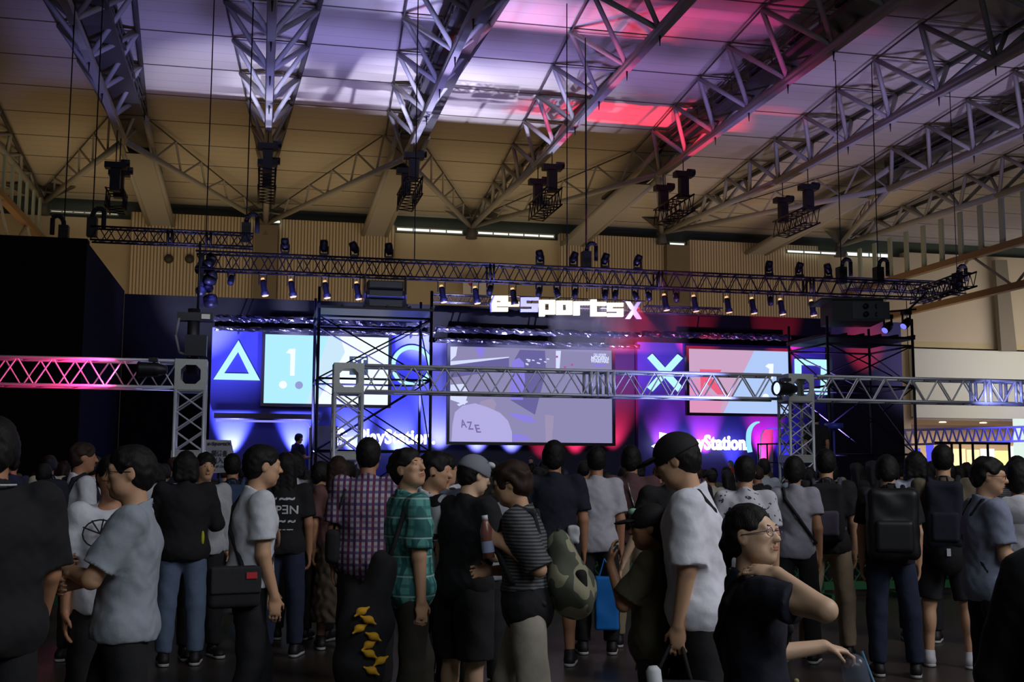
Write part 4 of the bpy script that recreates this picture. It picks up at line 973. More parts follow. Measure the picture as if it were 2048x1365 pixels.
PLAID_R = stripes('plaid_red_blue', (168, 164, 178), (112, 38, 60), 0, .042, .45, extra=[(2, .042, .45, (96, 58, 106)), (0, .084, .16, (36, 38, 90)), (2, .084, .25, (54, 44, 100))])
PLAID_G = stripes('plaid_teal', (88, 160, 150), (36, 96, 96), 0, .06, .4, extra=[(2, .055, .35, (40, 92, 96)), (1, .06, .3, (50, 110, 108)), (2, .11, .08, (190, 220, 214))])
STR_G = stripes('striped_grey', (98, 100, 102), (44, 46, 50), 2, .018, .5)
PATW = mat('patterned_white', (196, 198, 204), .8, noise=.0)
def blotch(name, c1, c2, sc, th=.5):
    if name in MATS: return MATS[name]
    m = bpy.data.materials.new(name); m.use_nodes = True; MATS[name] = m; nt = m.node_tree; b = nt.nodes['Principled BSDF']; b.inputs['Roughness'].default_value = .85
    tc = nt.nodes.new('ShaderNodeTexCoord'); n = nt.nodes.new('ShaderNodeTexNoise'); n.inputs['Scale'].default_value = sc; n.inputs['Detail'].default_value = 1; nt.links.new(tc.outputs['Object'], n.inputs['Vector'])
    g = nt.nodes.new('ShaderNodeMath'); g.operation = 'GREATER_THAN'; g.inputs[1].default_value = th; nt.links.new(n.outputs['Fac'], g.inputs[0])
    mx = nt.nodes.new('ShaderNodeMix'); mx.data_type = 'RGBA'; mx.inputs[6].default_value = (*lin(c1), 1); mx.inputs[7].default_value = (*lin(c2), 1)
    nt.links.new(g.outputs[0], mx.inputs[0]); nt.links.new(mx.outputs[2], b.inputs['Base Color']); return m
CAMO = blotch('camouflage', (158, 156, 128), (88, 94, 78), 8); PRINTW = blotch('white_with_black_print', (205, 206, 212), (26, 26, 30), 13, .56)
DOTS = blotch('white_with_small_marks', (206, 206, 214), (70, 70, 90), 34, .68)

def rot_zyx(yaw, pitch, roll=0.0):
    """yaw about z, pitch about x (positive looks down), roll about y"""
    a = Matrix.Rotation(yaw, 3, 'Z') @ Matrix.Rotation(-pitch, 3, 'X') @ Matrix.Rotation(roll, 3, 'Y')
    return np.array(a)

class Person:
    """figure frame: +y is where the chest faces, +x the figure's right, z up, feet at z = 0"""
    def __init__(s, px, top, depth, face, label, vox=.011, lean=0.0, head=(0, 0, 0), arms=None, legs=None, build=1.0, skin=SKIN, hgt=None, group=None, child=False, side_lean=0.0, name='person'):
        c = depth; tan = (px-1024)/FPX
        Y = c*(math.cos(YAW)-tan*math.sin(YAW)); p = at(px, 937, Y)
        ztop = at(px, top, Y).z
        s.H = hgt or ztop
        face = face+math.degrees(YAW+math.atan(tan)); s.face = face
        s.root = empty(name, (p.x, Y, 0), label, 'person', group, rz=-math.radians(face))
        s.vox = vox; s.skin = skin; s.k = k = s.H/1.72*(1.0 if not lean else 1/(math.cos(lean)*.5+.5)); s.b = build; s.label = label
        Rl = np.array(Matrix.Rotation(-lean, 3, 'X') @ Matrix.Rotation(side_lean, 3, 'Y')); s.Rl = Rl
        legs = legs or {}
        T, S_ = .415*k, .405*k
        s.hip = {}; s.knee = {}; s.ank = {}
        for sd, sg in (('r', 1), ('l', -1)):
            u, l = legs.get(sd, ((.06, .0, -1), (.02, -.02, -1)))
            u = nrm((u[0]*sg, u[1], u[2])); l = nrm((l[0]*sg, l[1], l[2]))
            h = np.array([sg*.09*k, 0, 0]); s.hip[sd] = h; s.knee[sd] = h+u*T; s.ank[sd] = s.knee[sd]+l*S_
        zmin = min(s.ank['r'][2], s.ank['l'][2]); off = np.array([0, 0, .085*k-zmin])
        for d in (s.hip, s.knee, s.ank):
            for q in d: d[q] = d[q]+off
        s.pel = off.copy()
        s.T = lambda x, y, z: s.pel+Rl@(np.array([x, y, z-.90])*k)     # torso point (z as if standing)
        s.sh = {'r': s.T(.165*build, 0, 1.395), 'l': s.T(-.165*build, 0, 1.395)}
        arms = arms or {}
        s.el = {}; s.wr = {}; s.hd = {}
        for sd, sg in (('r', 1), ('l', -1)):
            a = arms.get(sd, ((.16, -.04, -1), (.02, .16, -1)))
            u = nrm((a[0][0]*sg, a[0][1], a[0][2])); f = nrm((a[1][0]*sg, a[1][1], a[1][2]))
            s.el[sd] = s.sh[sd]+u*.285*k; s.wr[sd] = s.el[sd]+f*.245*k
            hd = a[2] if len(a) > 2 else (a[1], (-1, 0, 0), .35)
            s.hd[sd] = (nrm((hd[0][0]*sg, hd[0][1], hd[0][2])), nrm((hd[1][0]*sg, hd[1][1], hd[1][2])), hd[2])
        s.neck = s.T(0, -.012, 1.43)
        s.HR = rot_zyx(-math.radians(head[0]), math.radians(head[1]), math.radians(head[2])) @ (Rl if abs(lean) < .2 else np.eye(3))
        s.hc = s.neck+Rl@np.array([0, .022*k, .085*k])+s.HR@np.array([0, .012*k, .088*k])       # head centre
        s.hk = k*(1.1 if child else 1.0)
    def hp(s, x, y, z): return s.hc+s.HR@(np.array([x, y, z])*s.hk)
    def he(s, v, x, y, z, rx, ry, rz, k=.02, op='u'): v.ell(s.hp(x, y, z), np.array([rx, ry, rz])*s.hk, k, op, R=s.HR)
    def body(s, legs=True, hands=True, low=None):
        k = s.k; v = Vol(s.vox); b = s.b
        v.ell(s.T(0, 0, .96), np.array((.155*b, .105*b, .12))*k, R=s.Rl); v.ell(s.T(0, 0, 1.12), np.array((.135*b, .09*b, .15))*k, .05, R=s.Rl)
        v.ell(s.T(0, .0, 1.28), np.array((.155*b, .1*b, .16))*k, .05, R=s.Rl); v.cap(s.T(-.13, 0, 1.385), s.T(.13, 0, 1.385), .05*k, .05*k, .05)
        v.cap(s.T(0, -.015, 1.38), s.hp(0, -.02, -.06), .058*k*b**.5, .052*k, .03)
        s._head(v)
        for sd in 'rl':
            v.cap(s.sh[sd], s.el[sd], .05*k*b, .04*k, .03); v.cap(s.el[sd], s.wr[sd], .041*k, .027*k, .015)
            if hands: s._hand(v, sd)
            v.cap(s.hip[sd], s.knee[sd], .08*k*b, .054*k, .04); v.cap(s.knee[sd], s.ank[sd], .054*k, .037*k, .03)
            m = s.knee[sd]*.68+s.ank[sd]*.32; v.ell(m+np.array([0, -.018*k, 0]), (.05*k, .052*k, .1*k), .03)
            v.cap(s.ank[sd]-np.array([0, .02, .03])*k, s.ank[sd]+np.array([0, .1, -.05])*k, .035*k, .03*k, .02)
        s.bodyo = v.build('body', s.skin, s.root); return s
    def _head(s, v):
        he = s.he
        he(v, 0, -.012, .028, .076, .094, .09, .03); he(v, 0, .02, -.025, .063, .072, .088, .03); he(v, 0, .05, -.092, .032, .032, .024, .03)
        fine = s.vox < .0125
        for sg in (-1, 1):
            if fine:
                he(v, sg*.045, .035, -.06, .022, .035, .035, .025)                      # jaw side
                he(v, sg*.036, .066, -.012, .022, .02, .018, .02)                      # cheek
                he(v, sg*.031, .096, .008, .017, .014, .011, .012, 's')                 # socket
                he(v, sg*.03, .077, .007, .0145, .0125, .0095, .004)                     # lidded eye
                he(v, sg*.0125, .097, -.027, .008, .009, .007, .006)                    # nostril wing
            he(v, sg*.076, -.004, -.002, .009, .019, .031, .008)
            if fine: he(v, sg*.086, .002, .0, .006, .010, .018, .006, 's')
        hp = s.hp; h = s.hk
        if fine:
            v.cap(hp(-.038, .082, .026), hp(.038, .082, .026), .010*h, .010*h, .018)
            v.cap(hp(-.018, .088, -.052), hp(.018, .088, -.052), .007*h, .007*h, .008)
            v.cap(hp(-.015, .086, -.064), hp(.015, .086, -.064), .007*h, .007*h, .008)
            v.cap(hp(-.024, .096, -.0585), hp(.024, .096, -.0585), .002*h, .002*h, .003, 's')
        v.cap(hp(0, .088, .012), hp(0, .108, -.026), .008*h, .0125*h, .012)
    def _hand(s, v, sd):
        k = s.k; w = s.wr[sd]; d, n, cu = s.hd[sd]; n = nrm(n-d*(n@d)); x = np.cross(d, n)
        if sd == 'l': x = -x
        # x points to the thumb side
        R = np.stack([x, n, d], 1)
        v.ell(w+d*.05*k, np.array((.038, .016, .056))*k, .02, R=R)
        fr = max(.0078*k, s.vox*.95)
        for i, (o, L) in enumerate(((.027, .068), (.009, .078), (-.009, .072), (-.026, .056))):
            p = w+d*.088*k+x*o*k; a = cu*(.5+.12*i); q = p
            for j, seg in enumerate((.45, .32, .26)):
                dd = d*math.cos(a)+n*math.sin(a)+x*(.10*(1.5-i)/1.5*(j == 0)); q2 = q+dd*L*k*seg*1.05; v.cap(q, q2, fr*(1-.08*j), fr*(.95-.1*j), .004); q = q2; a += cu*.9
        p = w+d*.022*k+x*.026*k; dd = nrm(d*.75+x*.62+n*.35); q = p+dd*.04*k; v.cap(p, q, fr*1.25, fr*1.05, .012); q2 = q+nrm(d*.9+x*.2+n*(.3+cu*.5))*.035*k; v.cap(q, q2, fr*1.05, fr*.85, .004)
    # clothes -------------------------------------------------------------
    def shirt(s, m, hem=.86, sleeve=.75, ease=.02, long=False, name='shirt', wrinkle=.0035, collar=False, boxy=1.0, vox=None, ncut=1.455):
        k = s.k; b = s.b; v = Vol(vox or s.vox); e = ease
        v.ell(s.T(0, 0, .93), np.array((.168*b+e, .116*b+e, .17))*k, R=s.Rl); v.ell(s.T(0, 0, 1.12), np.array(((.14*b+e)*boxy, .095*b+e, .19))*k, .06, R=s.Rl)
        v.ell(s.T(0, 0, 1.27), np.array((.158*b+e, .105*b+e, .18))*k, .05, R=s.Rl); v.cap(s.T(-.135, 0, 1.385), s.T(.135, 0, 1.385), .05*k+e*.6, .05*k+e*.6, .05)
        v.cap(s.T(0, -.02, 1.36), s.T(0, -.02, 1.47), .075*k, .062*k, .03)
        v.cut(s.T(0, .0, ncut), s.Rl@np.array([0, .45, 1.0])); v.cut(s.T(0, 0, hem), s.Rl@np.array([0, 0, -1.0]))
        for sd in 'rl':
            a, c = s.sh[sd], s.el[sd]
            if long:
                v.cap(a, c, .058*k+e*.5, .05*k+e*.5, .03); v.cap(c, c+(s.wr[sd]-c)*.95, .05*k+e*.4, .036*k+e*.3, .012, flat=True)
            else: v.cap(a, a+(c-a)*sleeve, .058*k+e*.55, .058*k+e*.7, .03, flat=True)
        if wrinkle: v.noise(wrinkle*1.25, 30, len(s.label) % 7); v.noise(wrinkle*.45, 75, len(s.label) % 5)
        o = v.build(name, m, s.root); s.shirto = o
        if collar:
            v = Vol(min(s.vox, .008))
            for sg in (-1, 1): v.cap(s.T(sg*.045, -.05, 1.465), s.T(sg*.055, .05, 1.43), .016*k, .014*k, .02)
            v.cap(s.T(-.045, -.052, 1.465), s.T(.045, -.052, 1.465), .016*k, .016*k, .02); v.build('collar', m, s.root)
        return s
    def trousers(s, m, length=.97, ease=.015, name='trousers', waist=.93):
        k = s.k; v = Vol(s.vox*1.1); b = s.b
        v.ell(s.T(0, 0, .945), np.array((.155*b+.012, .108*b+.012, .13))*k, R=s.Rl); v.cut(s.T(0, 0, waist), s.Rl@np.array([0, 0, 1.0]))
        for sd in 'rl':
            h, n, a = s.hip[sd], s.knee[sd], s.ank[sd]
            if length > .55:
                v.cap(h, n, .088*k*b+ease*.4, .06*k+ease, .03); t = (length-.5)*2; v.cap(n, n+(a-n)*t, .06*k+ease, .046*k+ease, .02, flat=True)
            else: v.cap(h, h+(n-h)*length*2, .088*k*b+ease, .078*k+ease, .03, flat=True)
        v.noise(.003, 30, 2); v.build(name, m, s.root); return s
    def skirt(s, m, z0=.25):
        v = Vol(.014); k = s.k; v.cap(s.pel+np.array([0, 0, .08*k]), np.array([s.pel[0], s.pel[1], z0]), .15*k, .23*k, .02, flat=True); v.cut((0, 0, 1.02*k), (0, 0, 1)); v.noise(.007, 60, 1); v.build('skirt', m, s.root); return s
    def shoes(s, m=None, sole=SOLE, white=False):
        m = m or mat('shoe_dark', (26, 26, 30), .6)
        for sd in 'rl':
            a = s.ank[sd]; k = s.k; tilt = max(0, a[2]-.09*k); v = Vol(.009)
            fd = nrm((0.12 if sd == 'r' else -.12, 1, -min(.9, tilt*5))); heel = a+np.array([0, 0, -.045*k])-fd*.035*k; toe = heel+fd*.2*k
            v.cap(heel, toe-fd*.03, .042*k, .038*k, .02); v.ell(toe-fd*.03*k, (.045*k, .055*k, .032*k), .02); v.cap(heel+np.array([0, 0, .02]), a+np.array([0, 0, .02*k]), .042*k, .045*k, .02)
            if tilt < .03: v.cut((0, 0, .012), (0, 0, -1))
            o = v.build('shoe', m, s.root)
            if tilt < .03 and sole is not None:
                w = Vol(.009); w.cap((heel[0], heel[1], .02), (toe[0], toe[1]-.02, .02), .044*k, .045*k, .01); w.cut((0, 0, .028), (0, 0, 1)); w.cut((0, 0, .002), (0, 0, -1)); so = w.build('sole', sole, o)
        return s
    def hair(s, style='short', m=HAIR, vol=1.0):
        v = Vol(max(s.vox*.8, .005)); he = s.he; g = .011*vol
        he(v, 0, -.016, .03, .074+g, .092+g, .088+g, .02); he(v, 0, -.05, -.02, .062+g, .048+g, .055+g, .03)
        if style in ('short', 'mess', 'bowl'):
            he(v, 0, .032, .076, .056, .045, .033, .03)
            for sg in (-1, 1): v.cap(s.hp(sg*.074, .015, .03), s.hp(sg*.078, .012, -.022), .012*s.hk, .007*s.hk, .012)
        if style == 'bowl':
            for sg in (-1, 1): he(v, sg*.065, .0, -.01, .03, .06, .07, .02)
            he(v, 0, -.07, -.05, .06, .04, .06, .03)
        if style in ('long', 'bob'):
            L = -.27 if style == 'long' else -.1
            for xx in (-.05, 0, .05): v.cap(s.hp(xx, -.055, .02), s.hp(xx*1.25, -.085, L), .05*s.hk, .035*s.hk, .03)
            for sg in (-1, 1): v.cap(s.hp(sg*.07, .0, .03), s.hp(sg*.085, -.02, L*.8), .03*s.hk, .025*s.hk, .03)
            he(v, 0, .045, .085, .065, .045, .04, .03)
        if style == 'tied':
            v.ell(s.hp(0, -.11, -.02), np.array((.028, .03, .032))*s.hk, .02); v.cap(s.hp(0, -.12, -.02), s.hp(.0, -.125, -.1), .028*s.hk, .012*s.hk, .02)
        # open the face
        fz = {'short': -.012, 'mess': -.02, 'bowl': -.022, 'long': -.015, 'bob': -.015, 'tied': .018}[style]
        he(v, 0, .112, fz-.025, .062, .062, .085, .012, 's')
        for sg in (-1, 1):
            if style not in ('long', 'bob', 'bowl'): he(v, sg*.09, .012, -.005, .025, .026, .032, .01, 's')
        v.noise(.002 if style != 'mess' else .0045, 120 if style != 'mess' else 70, 3)
        v.build('hair', m, s.root); return s
    def cap_hat(s, m, back=False, print_m=None, bm=None):
        v = Vol(max(s.vox*.8, .005)); he = s.he
        he(v, 0, -.012, .03, .094, .114, .104, .02); v.cut(s.hp(0, 0, .012), s.HR@np.array([0, -.22, -1.0]))
        sg = -1 if back else 1
        o = v.build('cap', m, s.root)
        v = Vol(max(s.vox*.8, .005)); v.ell(s.hp(0, sg*.125, .036), np.array((.072, .07, .012))*s.hk, .01, R=s.HR@np.array(Matrix.Rotation(-sg*.15, 3, 'X'))); v.build('brim', bm or m, o)
        if print_m:
            v = Vol(.004); v.ell(s.hp(.02, .085, .085), np.array((.035, .03, .022))*s.hk, .01, R=s.HR); v.build('emblem', print_m, o)
        return s
    def glasses(s, m=None):
        b = MB(); m = m or mat('glasses_frame', (60, 60, 70), .3, .7); hp = s.hp
        for sg in (-1, 1):
            P = [hp(sg*.033+.024*math.cos(t), .104-.006*abs(math.cos(t)), .004+.017*math.sin(t)) for t in [2*PI*i/14 for i in range(15)]]
            b.path(P, .0014*s.hk, 5); b.tube(hp(sg*.057, .098, .008), hp(sg*.083, .0, .006), .0016*s.hk, 5)
        b.tube(hp(-.01, .106, .008), hp(.01, .106, .008), .0015, 5); LB(b, 'glasses', m, s.root); return s
    def facebits(s, brow=True):
        for sg in (-1, 1):
            b = MB(); b.lathe([(0, .0045), (.0012, .003), (.0016, 0)], s.hp(sg*.03, .0885, .0065), s.HR@np.array([0, 1, 0]), 10); LB(b, 'eye', IRIS, s.root)
            if brow:
                v = Vol(.003); v.cap(s.hp(sg*.018, .094, .027), s.hp(sg*.034, .0925, .030), .0026, .0026, .003); v.cap(s.hp(sg*.034, .0925, .030), s.hp(sg*.047, .083, .026), .0026, .0015, .003); v.build('eyebrow', HAIR, s.root)
        v = Vol(.003); v.cap(s.hp(-.016, .0925, -.053), s.hp(.016, .0925, -.053), .0045, .0045, .003); v.cap(s.hp(-.013, .0905, -.063), s.hp(.013, .0905, -.063), .0048, .0048, .003)
        v.cap(s.hp(-.024, .099, -.058), s.hp(.024, .099, -.058), .0012, .0012, .001, 's'); v.build('lips', LIP, s.root); return s
    def item(s, name, label, cat, group=None):
        r = empty(name, s.root.location, label, cat, group, rz=s.root.rotation_euler.z); return r
    def backpack(s, m, label, w=.15, h=.23, t=.085, z=1.2, straps=True, m2=None, pocket=True, sag=0.0, single=False, soft=False):
        r = s.item('backpack', label, 'backpack'); k = s.k; y0 = -(.105*s.b+.02)-t*.9
        v = Vol(.011); v.bx(s.T(0, y0, z), np.array((w, t, h))*k, .05*k, .02, R=s.Rl); v.ell(s.T(0, y0-.01, z-h*.3), np.array((w*1.02, t*1.1, h*.6))*k, .04, R=s.Rl); v.noise(.011 if soft else .004, 22 if soft else 28, 1)
        if soft: v.p[0] = ('e', s.T(0, y0, z+h*.2), np.array((w*.8, t*.9, h*.95))*k, s.Rl, 0, .02, 'u', False); v.p[1] = ('e', s.T(.02, y0-.04, z-h*.45), np.array((w*1.1, t*1.35, h*.7))*k, s.Rl, 0, .06, 'u', False)
        v.build('bag_body', m, r)
        if pocket:
            v = Vol(.01); v.bx(s.T(0, y0-t*.95, z-h*.35), np.array((w*.75, t*.35, h*.45))*k, .03*k, .02, R=s.Rl); v.build('front_pocket', m2 or m, r)
        b = MB(); b.path([s.T(-.03, y0+.02, z+h-.01), s.T(-.025, y0, z+h+.035), s.T(.025, y0, z+h+.035), s.T(.03, y0+.02, z+h-.01)], .008, 6); LB(b, 'carry_loop', m2 or m, r)
        if straps:
            for sg in ((-1, 1) if not single else (1,)):
                v = Vol(.009); pts = [s.T(sg*.08, -.12*s.b, z+.12), s.T(sg*.1, -.085, 1.43), s.T(sg*.11, .0, 1.468), s.T(sg*.115, .08, 1.40), s.T(sg*.12, .128*s.b, 1.25), s.T(sg*.15, .06, 1.08), s.T(sg*.13, -.1, z-.14)]
                for a, c in zip(pts[:-1], pts[1:]): v.cap(a, c, .019*k, .019*k, .01)
                v.build('strap', m2 or m, r)
        return r
    def strap(s, m, sg=1, name='bag_strap', back_only=False):
        v = Vol(.009); pts = [s.T(sg*.07, -.11, 1.36), s.T(sg*.09, -.05, 1.45), s.T(sg*.09, .06, 1.43), s.T(sg*.02, .135, 1.25), s.T(-sg*.16, .08, 1.0), s.T(-sg*.17, -.06, 1.0), s.T(-sg*.03, -.135, 1.22), s.T(sg*.07, -.11, 1.36)]
        for a, c in zip(pts[:-1], pts[1:]): v.cap(a, c, .014, .014, .008)
        return v.build(name, m, s.root)
    def print_on(s, name, m, verts, faces, side=-1, parent=None):
        """lay lettering given in torso x/z metres onto the shirt, on the back (side -1) or the chest (+1)"""
        me = s.shirto.data; bv = BVHTree.FromPolygons([v.co for v in me.vertices], [tuple(p.vertices) for p in me.polygons])
        out = []
        for x, z in verts:
            o = Vector(s.T(x, side*.6, z)); d = Vector(s.Rl@np.array([0, -side, 0])); hit = bv.ray_cast(o, d)
            p = hit[0] if hit[0] else Vector(s.T(x, side*.15, z)); out.append(p-d*.005)
        me2 = bpy.data.meshes.new(name); me2.from_pydata([tuple(p) for p in out], [], faces); me2.materials.append(m); o = bpy.data.objects.new(name, me2); COL.objects.link(o); o.parent = parent or s.shirto; return o
    def text_on(s, txt, m, xc, zc, w, h, side=-1, bold=.02):
        vs, fs = text_mesh(txt, 0, bold)
        xa = min(v.x for v in vs); xb = max(v.x for v in vs); ya = min(v.y for v in vs); yb = max(v.y for v in vs); f = -side   # mirrored so it reads when seen
        vv = [(xc+(-1 if side > 0 else 1)*((v.x-xa)/(xb-xa)-.5)*w, zc+((v.y-ya)/(yb-ya)-.5)*h) for v in vs]
        return s.print_on('print', m, vv, fs, side)
    def hand_pt(s, sd): return s.wr[sd]+s.hd[sd][0]*.085*s.k
DN = lambda c=.35: ((.0, .05, -1), (-1, 0, 0), c)
PRW = mat('print_white', (205, 208, 212), .7); 
# walkers crossing in front -------------------------------------------------------
# grey T-shirt, arms crossed, walking left
P = Person(262, 888, 5.1, -88, 'person in grey T-shirt and glasses with arms crossed, walking left', .0075, lean=-.03, head=(-4, 2, 0), build=1.03, skin=SKIN,
    arms={'r': ((.12, .45, -.95), (-.75, .62, -.12), ((-1, .15, .05), (0, -1, 0), .5)), 'l': ((.12, .62, -1), (-.85, .45, .10), ((-1, .1, .1), (0, -1, 0), .5))},
    legs={'r': ((.03, .32, -1), (.0, .02, -1)), 'l': ((.03, -.12, -1), (0, -.4, -1))})
P.body().shirt(C_GRY, hem=.88, sleeve=.82, ease=.03).trousers(C_BLK).shoes().hair('short').glasses().facebits()
b = MB(); b.path([P.T(.05*math.cos(t)*1.2, -.015+.07*math.sin(t), 1.452-.02*math.sin(t)) for t in [PI*2*i/16 for i in range(17)]], .0025, 5); LB(b, 'necklace', mat('silver_chain', (180, 180, 185), .3, .8), P.root)
v = Vol(.005); v.ell(P.T(-.075, .125, 1.30), (.018, .008, .016)); v.build('chest_mark', mat('red_mark', (150, 40, 50), .8), P.shirto)
# white T-shirt with messenger bag, walking right
P = Person(502, 889, 6.7, 78, 'person in white T-shirt with a black messenger bag, walking right', .008, lean=.07, head=(2, -2, 0), skin=SKIN,
    arms={'r': ((.10, .02, -1), (.0, .30, -1), DN(.5)), 'l': ((.1, .15, -1), (0, .35, -1))}, legs={'r': ((.02, .02, -1), (0, -.28, -1)), 'l': ((.02, .25, -1), (0, .1, -1))})
P.body().shirt(C_WHT, hem=.93, sleeve=.72, ease=.028).trousers(C_BLK, waist=1.0).shoes().hair('short').facebits(); P.strap(C_BLK, -1)
r = P.item('messenger_bag', 'black messenger bag with a red label on the hip of the white-shirted walker', 'bag')
v = Vol(.01); v.bx(P.T(.2, -.12, .93), (.045, .145, .115), .03); v.build('bag_body', C_BLK, r)
v = Vol(.009); v.bx(P.T(.246, -.12, .97), (.009, .142, .075), .008); v.build('flap', C_DK, r)
b = MB(); b.box(Vector(P.T(.258, -.04, 1.0)), (.006, .06, .035)); LB(b, 'red_label', mat('label_red', (190, 40, 48), .7), r)
v = Vol(.006); v.ell(P.T(.0, .145, 1.2), (.05, .012, .06)); v.build('chest_print', mat('print_tan', (150, 110, 90), .8), P.shirto)
# teal plaid shirt, walking right, head turned
P = Person(822, 896, 6.7, 72, 'person in teal plaid shirt walking right, head tipped back', .008, lean=-.02, head=(56, -14, 8), skin=SKIN, build=1.0,
    arms={'r': ((.12, .0, -1), (.02, .06, -1), DN(.6)), 'l': ((.12, .1, -1), (0, .25, -1))}, legs={'r': ((.02, -.02, -1), (0, -.22, -1)), 'l': ((.05, .28, -1), (0, .1, -1))})
P.body().shirt(PLAID_G, hem=.80, sleeve=.85, ease=.03, collar=True).trousers(fabric('dark_olive', (44, 40, 30)), length=.8).shoes(mat('shoe_neon_green', (90, 230, 60), .5)).hair('mess').facebits()
r = P.item('shoulder_bag', 'large black shoulder bag with yellow plush charms hung from the teal plaid walker', 'bag')
v = Vol(.012); v.cap(P.T(.16, -.2, 1.08), P.T(.14, -.34, .55), .075, .14, .03); v.cap(P.T(.12, -.34, .55), P.T(.1, -.3, .25), .13, .1, .04); v.ell(P.T(.15, -.3, .75), (.08, .16, .2), .05); v.noise(.009, 22, 1); v.build('bag_body', C_BLK, r)
b = MB(); b.path([P.T(.19, -.2, 1.05), P.T(.15, -.05, 1.42), P.T(.12, .05, 1.44), P.T(.1, .1, 1.2)], .014, 6); LB(b, 'strap', C_BLK, r)
YEL = mat('plush_yellow', (214, 160, 36), .85)
for i in range(8):
    v = Vol(.007); c = np.array(P.T(.27+.015*(i % 2), -.36+.035*math.sin(i*2.4)+.012*i, .84-.045*i)); v.ell(c, (.024, .03, .022)); v.cap(c, c+np.array([0, .045*(-1)**i, .02]), .013, .006, .01); v.cap(c, c+np.array([.01, -.04*(-1)**i, -.025]), .013, .006, .01); v.build('plush_charm', YEL, r)
# white patterned shirt behind the plaid walker
P = Person(862, 905, 7.3, 66, 'person in white T-shirt with bold black print, half hidden behind the teal plaid walker', .011, head=(40, 5, 0), skin=SKIN, legs={'r': ((.02, .2, -1), (0, .0, -1)), 'l': ((.02, -.1, -1), (0, -.3, -1))})
P.body().shirt(PRINTW, sleeve=.8).trousers(C_BLK).shoes().hair('mess').facebits(False)
# grey cap, black T-shirt
P = Person(930, 914, 7.0, 52, 'person in black T-shirt with a grey cap and dark peak, forearm held out', .009, lean=.05, head=(14, 10, 0), build=1.12, skin=SKIN3,
    arms={'r': ((.2, .1, -1), (-.05, 1, -.12), ((0, 1, 0), (0, 0, 1), .4)), 'l': ((.1, .1, -1), (0, .7, -.6))})
P.body().shirt(C_BLK, hem=.78, sleeve=.8, ease=.04).trousers(C_DK, length=.5, ease=.035, name='shorts').shoes(sole=None).hair('short').cap_hat(mat('cap_grey', (128, 130, 142), .8), print_m=PRW, bm=C_BLK).facebits(False)
# striped cardigan, bottle in hand, camouflage backpack, walking left
P = Person(1058, 920, 6.2, -84, 'person in grey striped cardigan walking left, holding a bottle to the chest', .008, lean=.10, head=(-2, 6, 0), skin=SKIN, build=1.0,
    arms={'l': ((.14, -.5, -1), (-.2, .8, .5), ((-.1, .7, .5), (-1, 0, 0), .8)), 'r': ((.1, .0, -1), (-.5, .5, .0))}, legs={'r': ((.02, .3, -1), (0, .12, -1)), 'l': ((.04, -.1, -1), (0, -.3, -1))})
P.body().shirt(C_BLK, hem=.74, sleeve=.5, ease=.032, name='black_undershirt').trousers(C_BEI, ease=.03).shoes().hair('mess', HAIRB, 1.7).glasses().facebits()
P.shirt(STR_G, hem=1.02, sleeve=.98, ease=.038, name='cardigan'); 
h = P.hand_pt('l'); r = P.item('drink_bottle', 'drink bottle with a white and blue label, held by the person in striped cardigan', 'bottle')
up = Vector((0, .12, 1)).normalized(); h = Vector(h)+Vector((.0, .02, -.02))
b = MB(); b.lathe([(-.1, 0), (-.1, .031), (.05, .033), (.09, .018), (.1, .015), (.1, 0)], h, up, 16); LB(b, 'bottle_body', mat('bottle_tea', (150, 96, 84), .25), r)
b = MB(); b.lathe([(-.07, .0335), (-.01, .0345)], h, up, 16); LB(b, 'label_band', mat('bottle_label', (170, 180, 215), .5), r)
b = MB(); b.lathe([(.1, 0), (.1, .017), (.125, .017), (.125, 0)], h, up, 12); LB(b, 'bottle_cap', PRW, r)
P.backpack(CAMO, 'camouflage backpack hanging low on the striped cardigan wearer', w=.15, h=.22, t=.10, z=1.08, soft=True, m2=mat('bag_strap_black', (22, 22, 24), .8))
# white T-shirt, black cap, walking left, looking down
P = Person(1396, 864, 5.5, -86, 'tall person in white T-shirt and black cap walking left, looking down', .0075, lean=.08, head=(4, 14, 0), skin=SKIN, build=1.02,
    arms={'l': ((.1, .0, -1), (-.04, .18, -1), DN(.7)), 'r': ((.1, .2, -1), (0, .35, -1))}, legs={'r': ((.02, .25, -1), (0, .1, -1)), 'l': ((.02, -.1, -1), (0, -.3, -1))})
P.body().shirt(fabric('bright_white', (232, 232, 242)), hem=.83, sleeve=.92, ease=.038).trousers(C_BLK).shoes().hair('short').cap_hat(mat('cap_black', (20, 20, 22), .8)).facebits(); P.strap(C_BLK, -1)
v = Vol(.004); c = (P.sh['l']*.45+P.el['l']*.55)+np.array([-.062, 0, 0]); v.bx(c, (.012, .022, .03), .004); v.build('sleeve_mark', mat('mark_green', (90, 150, 110), .8), P.shirto)
h = P.hand_pt('l'); r = P.item('carry_bag', 'dark carry bag held low by the tall person in white T-shirt', 'bag')
v = Vol(.01); v.bx(h+np.array([0, -.05, -.36]), (.06, .18, .2), .04); v.noise(.005, 25, 2); v.build('bag_body', C_DK, r)
b = MB(); b.path([h+np.array([0, -.08, -.24]), h+np.array([0, -.02, .0]), h+np.array([0, .03, .0]), h+np.array([0, .15, -.24])], .009, 6); LB(b, 'handle', C_BLK, r)
b = MB(); b.box(Vector(h+np.array([-.064, -.1, -.26])), (.004, .03, .05)); LB(b, 'tag', mat('tag_gold', (150, 130, 60), .6), r)
r = P.item('paper_roll', 'white rolled tube standing in the carry bag', 'tube'); b = MB(); c = Vector(h+np.array([-.05, .09, -.27])); b.lathe([(-.2, 0), (-.2, .035), (.16, .035), (.18, .02), (.18, 0)], c, (0, .1, 1), 16); LB(b, 'tube_body', PRW, r)
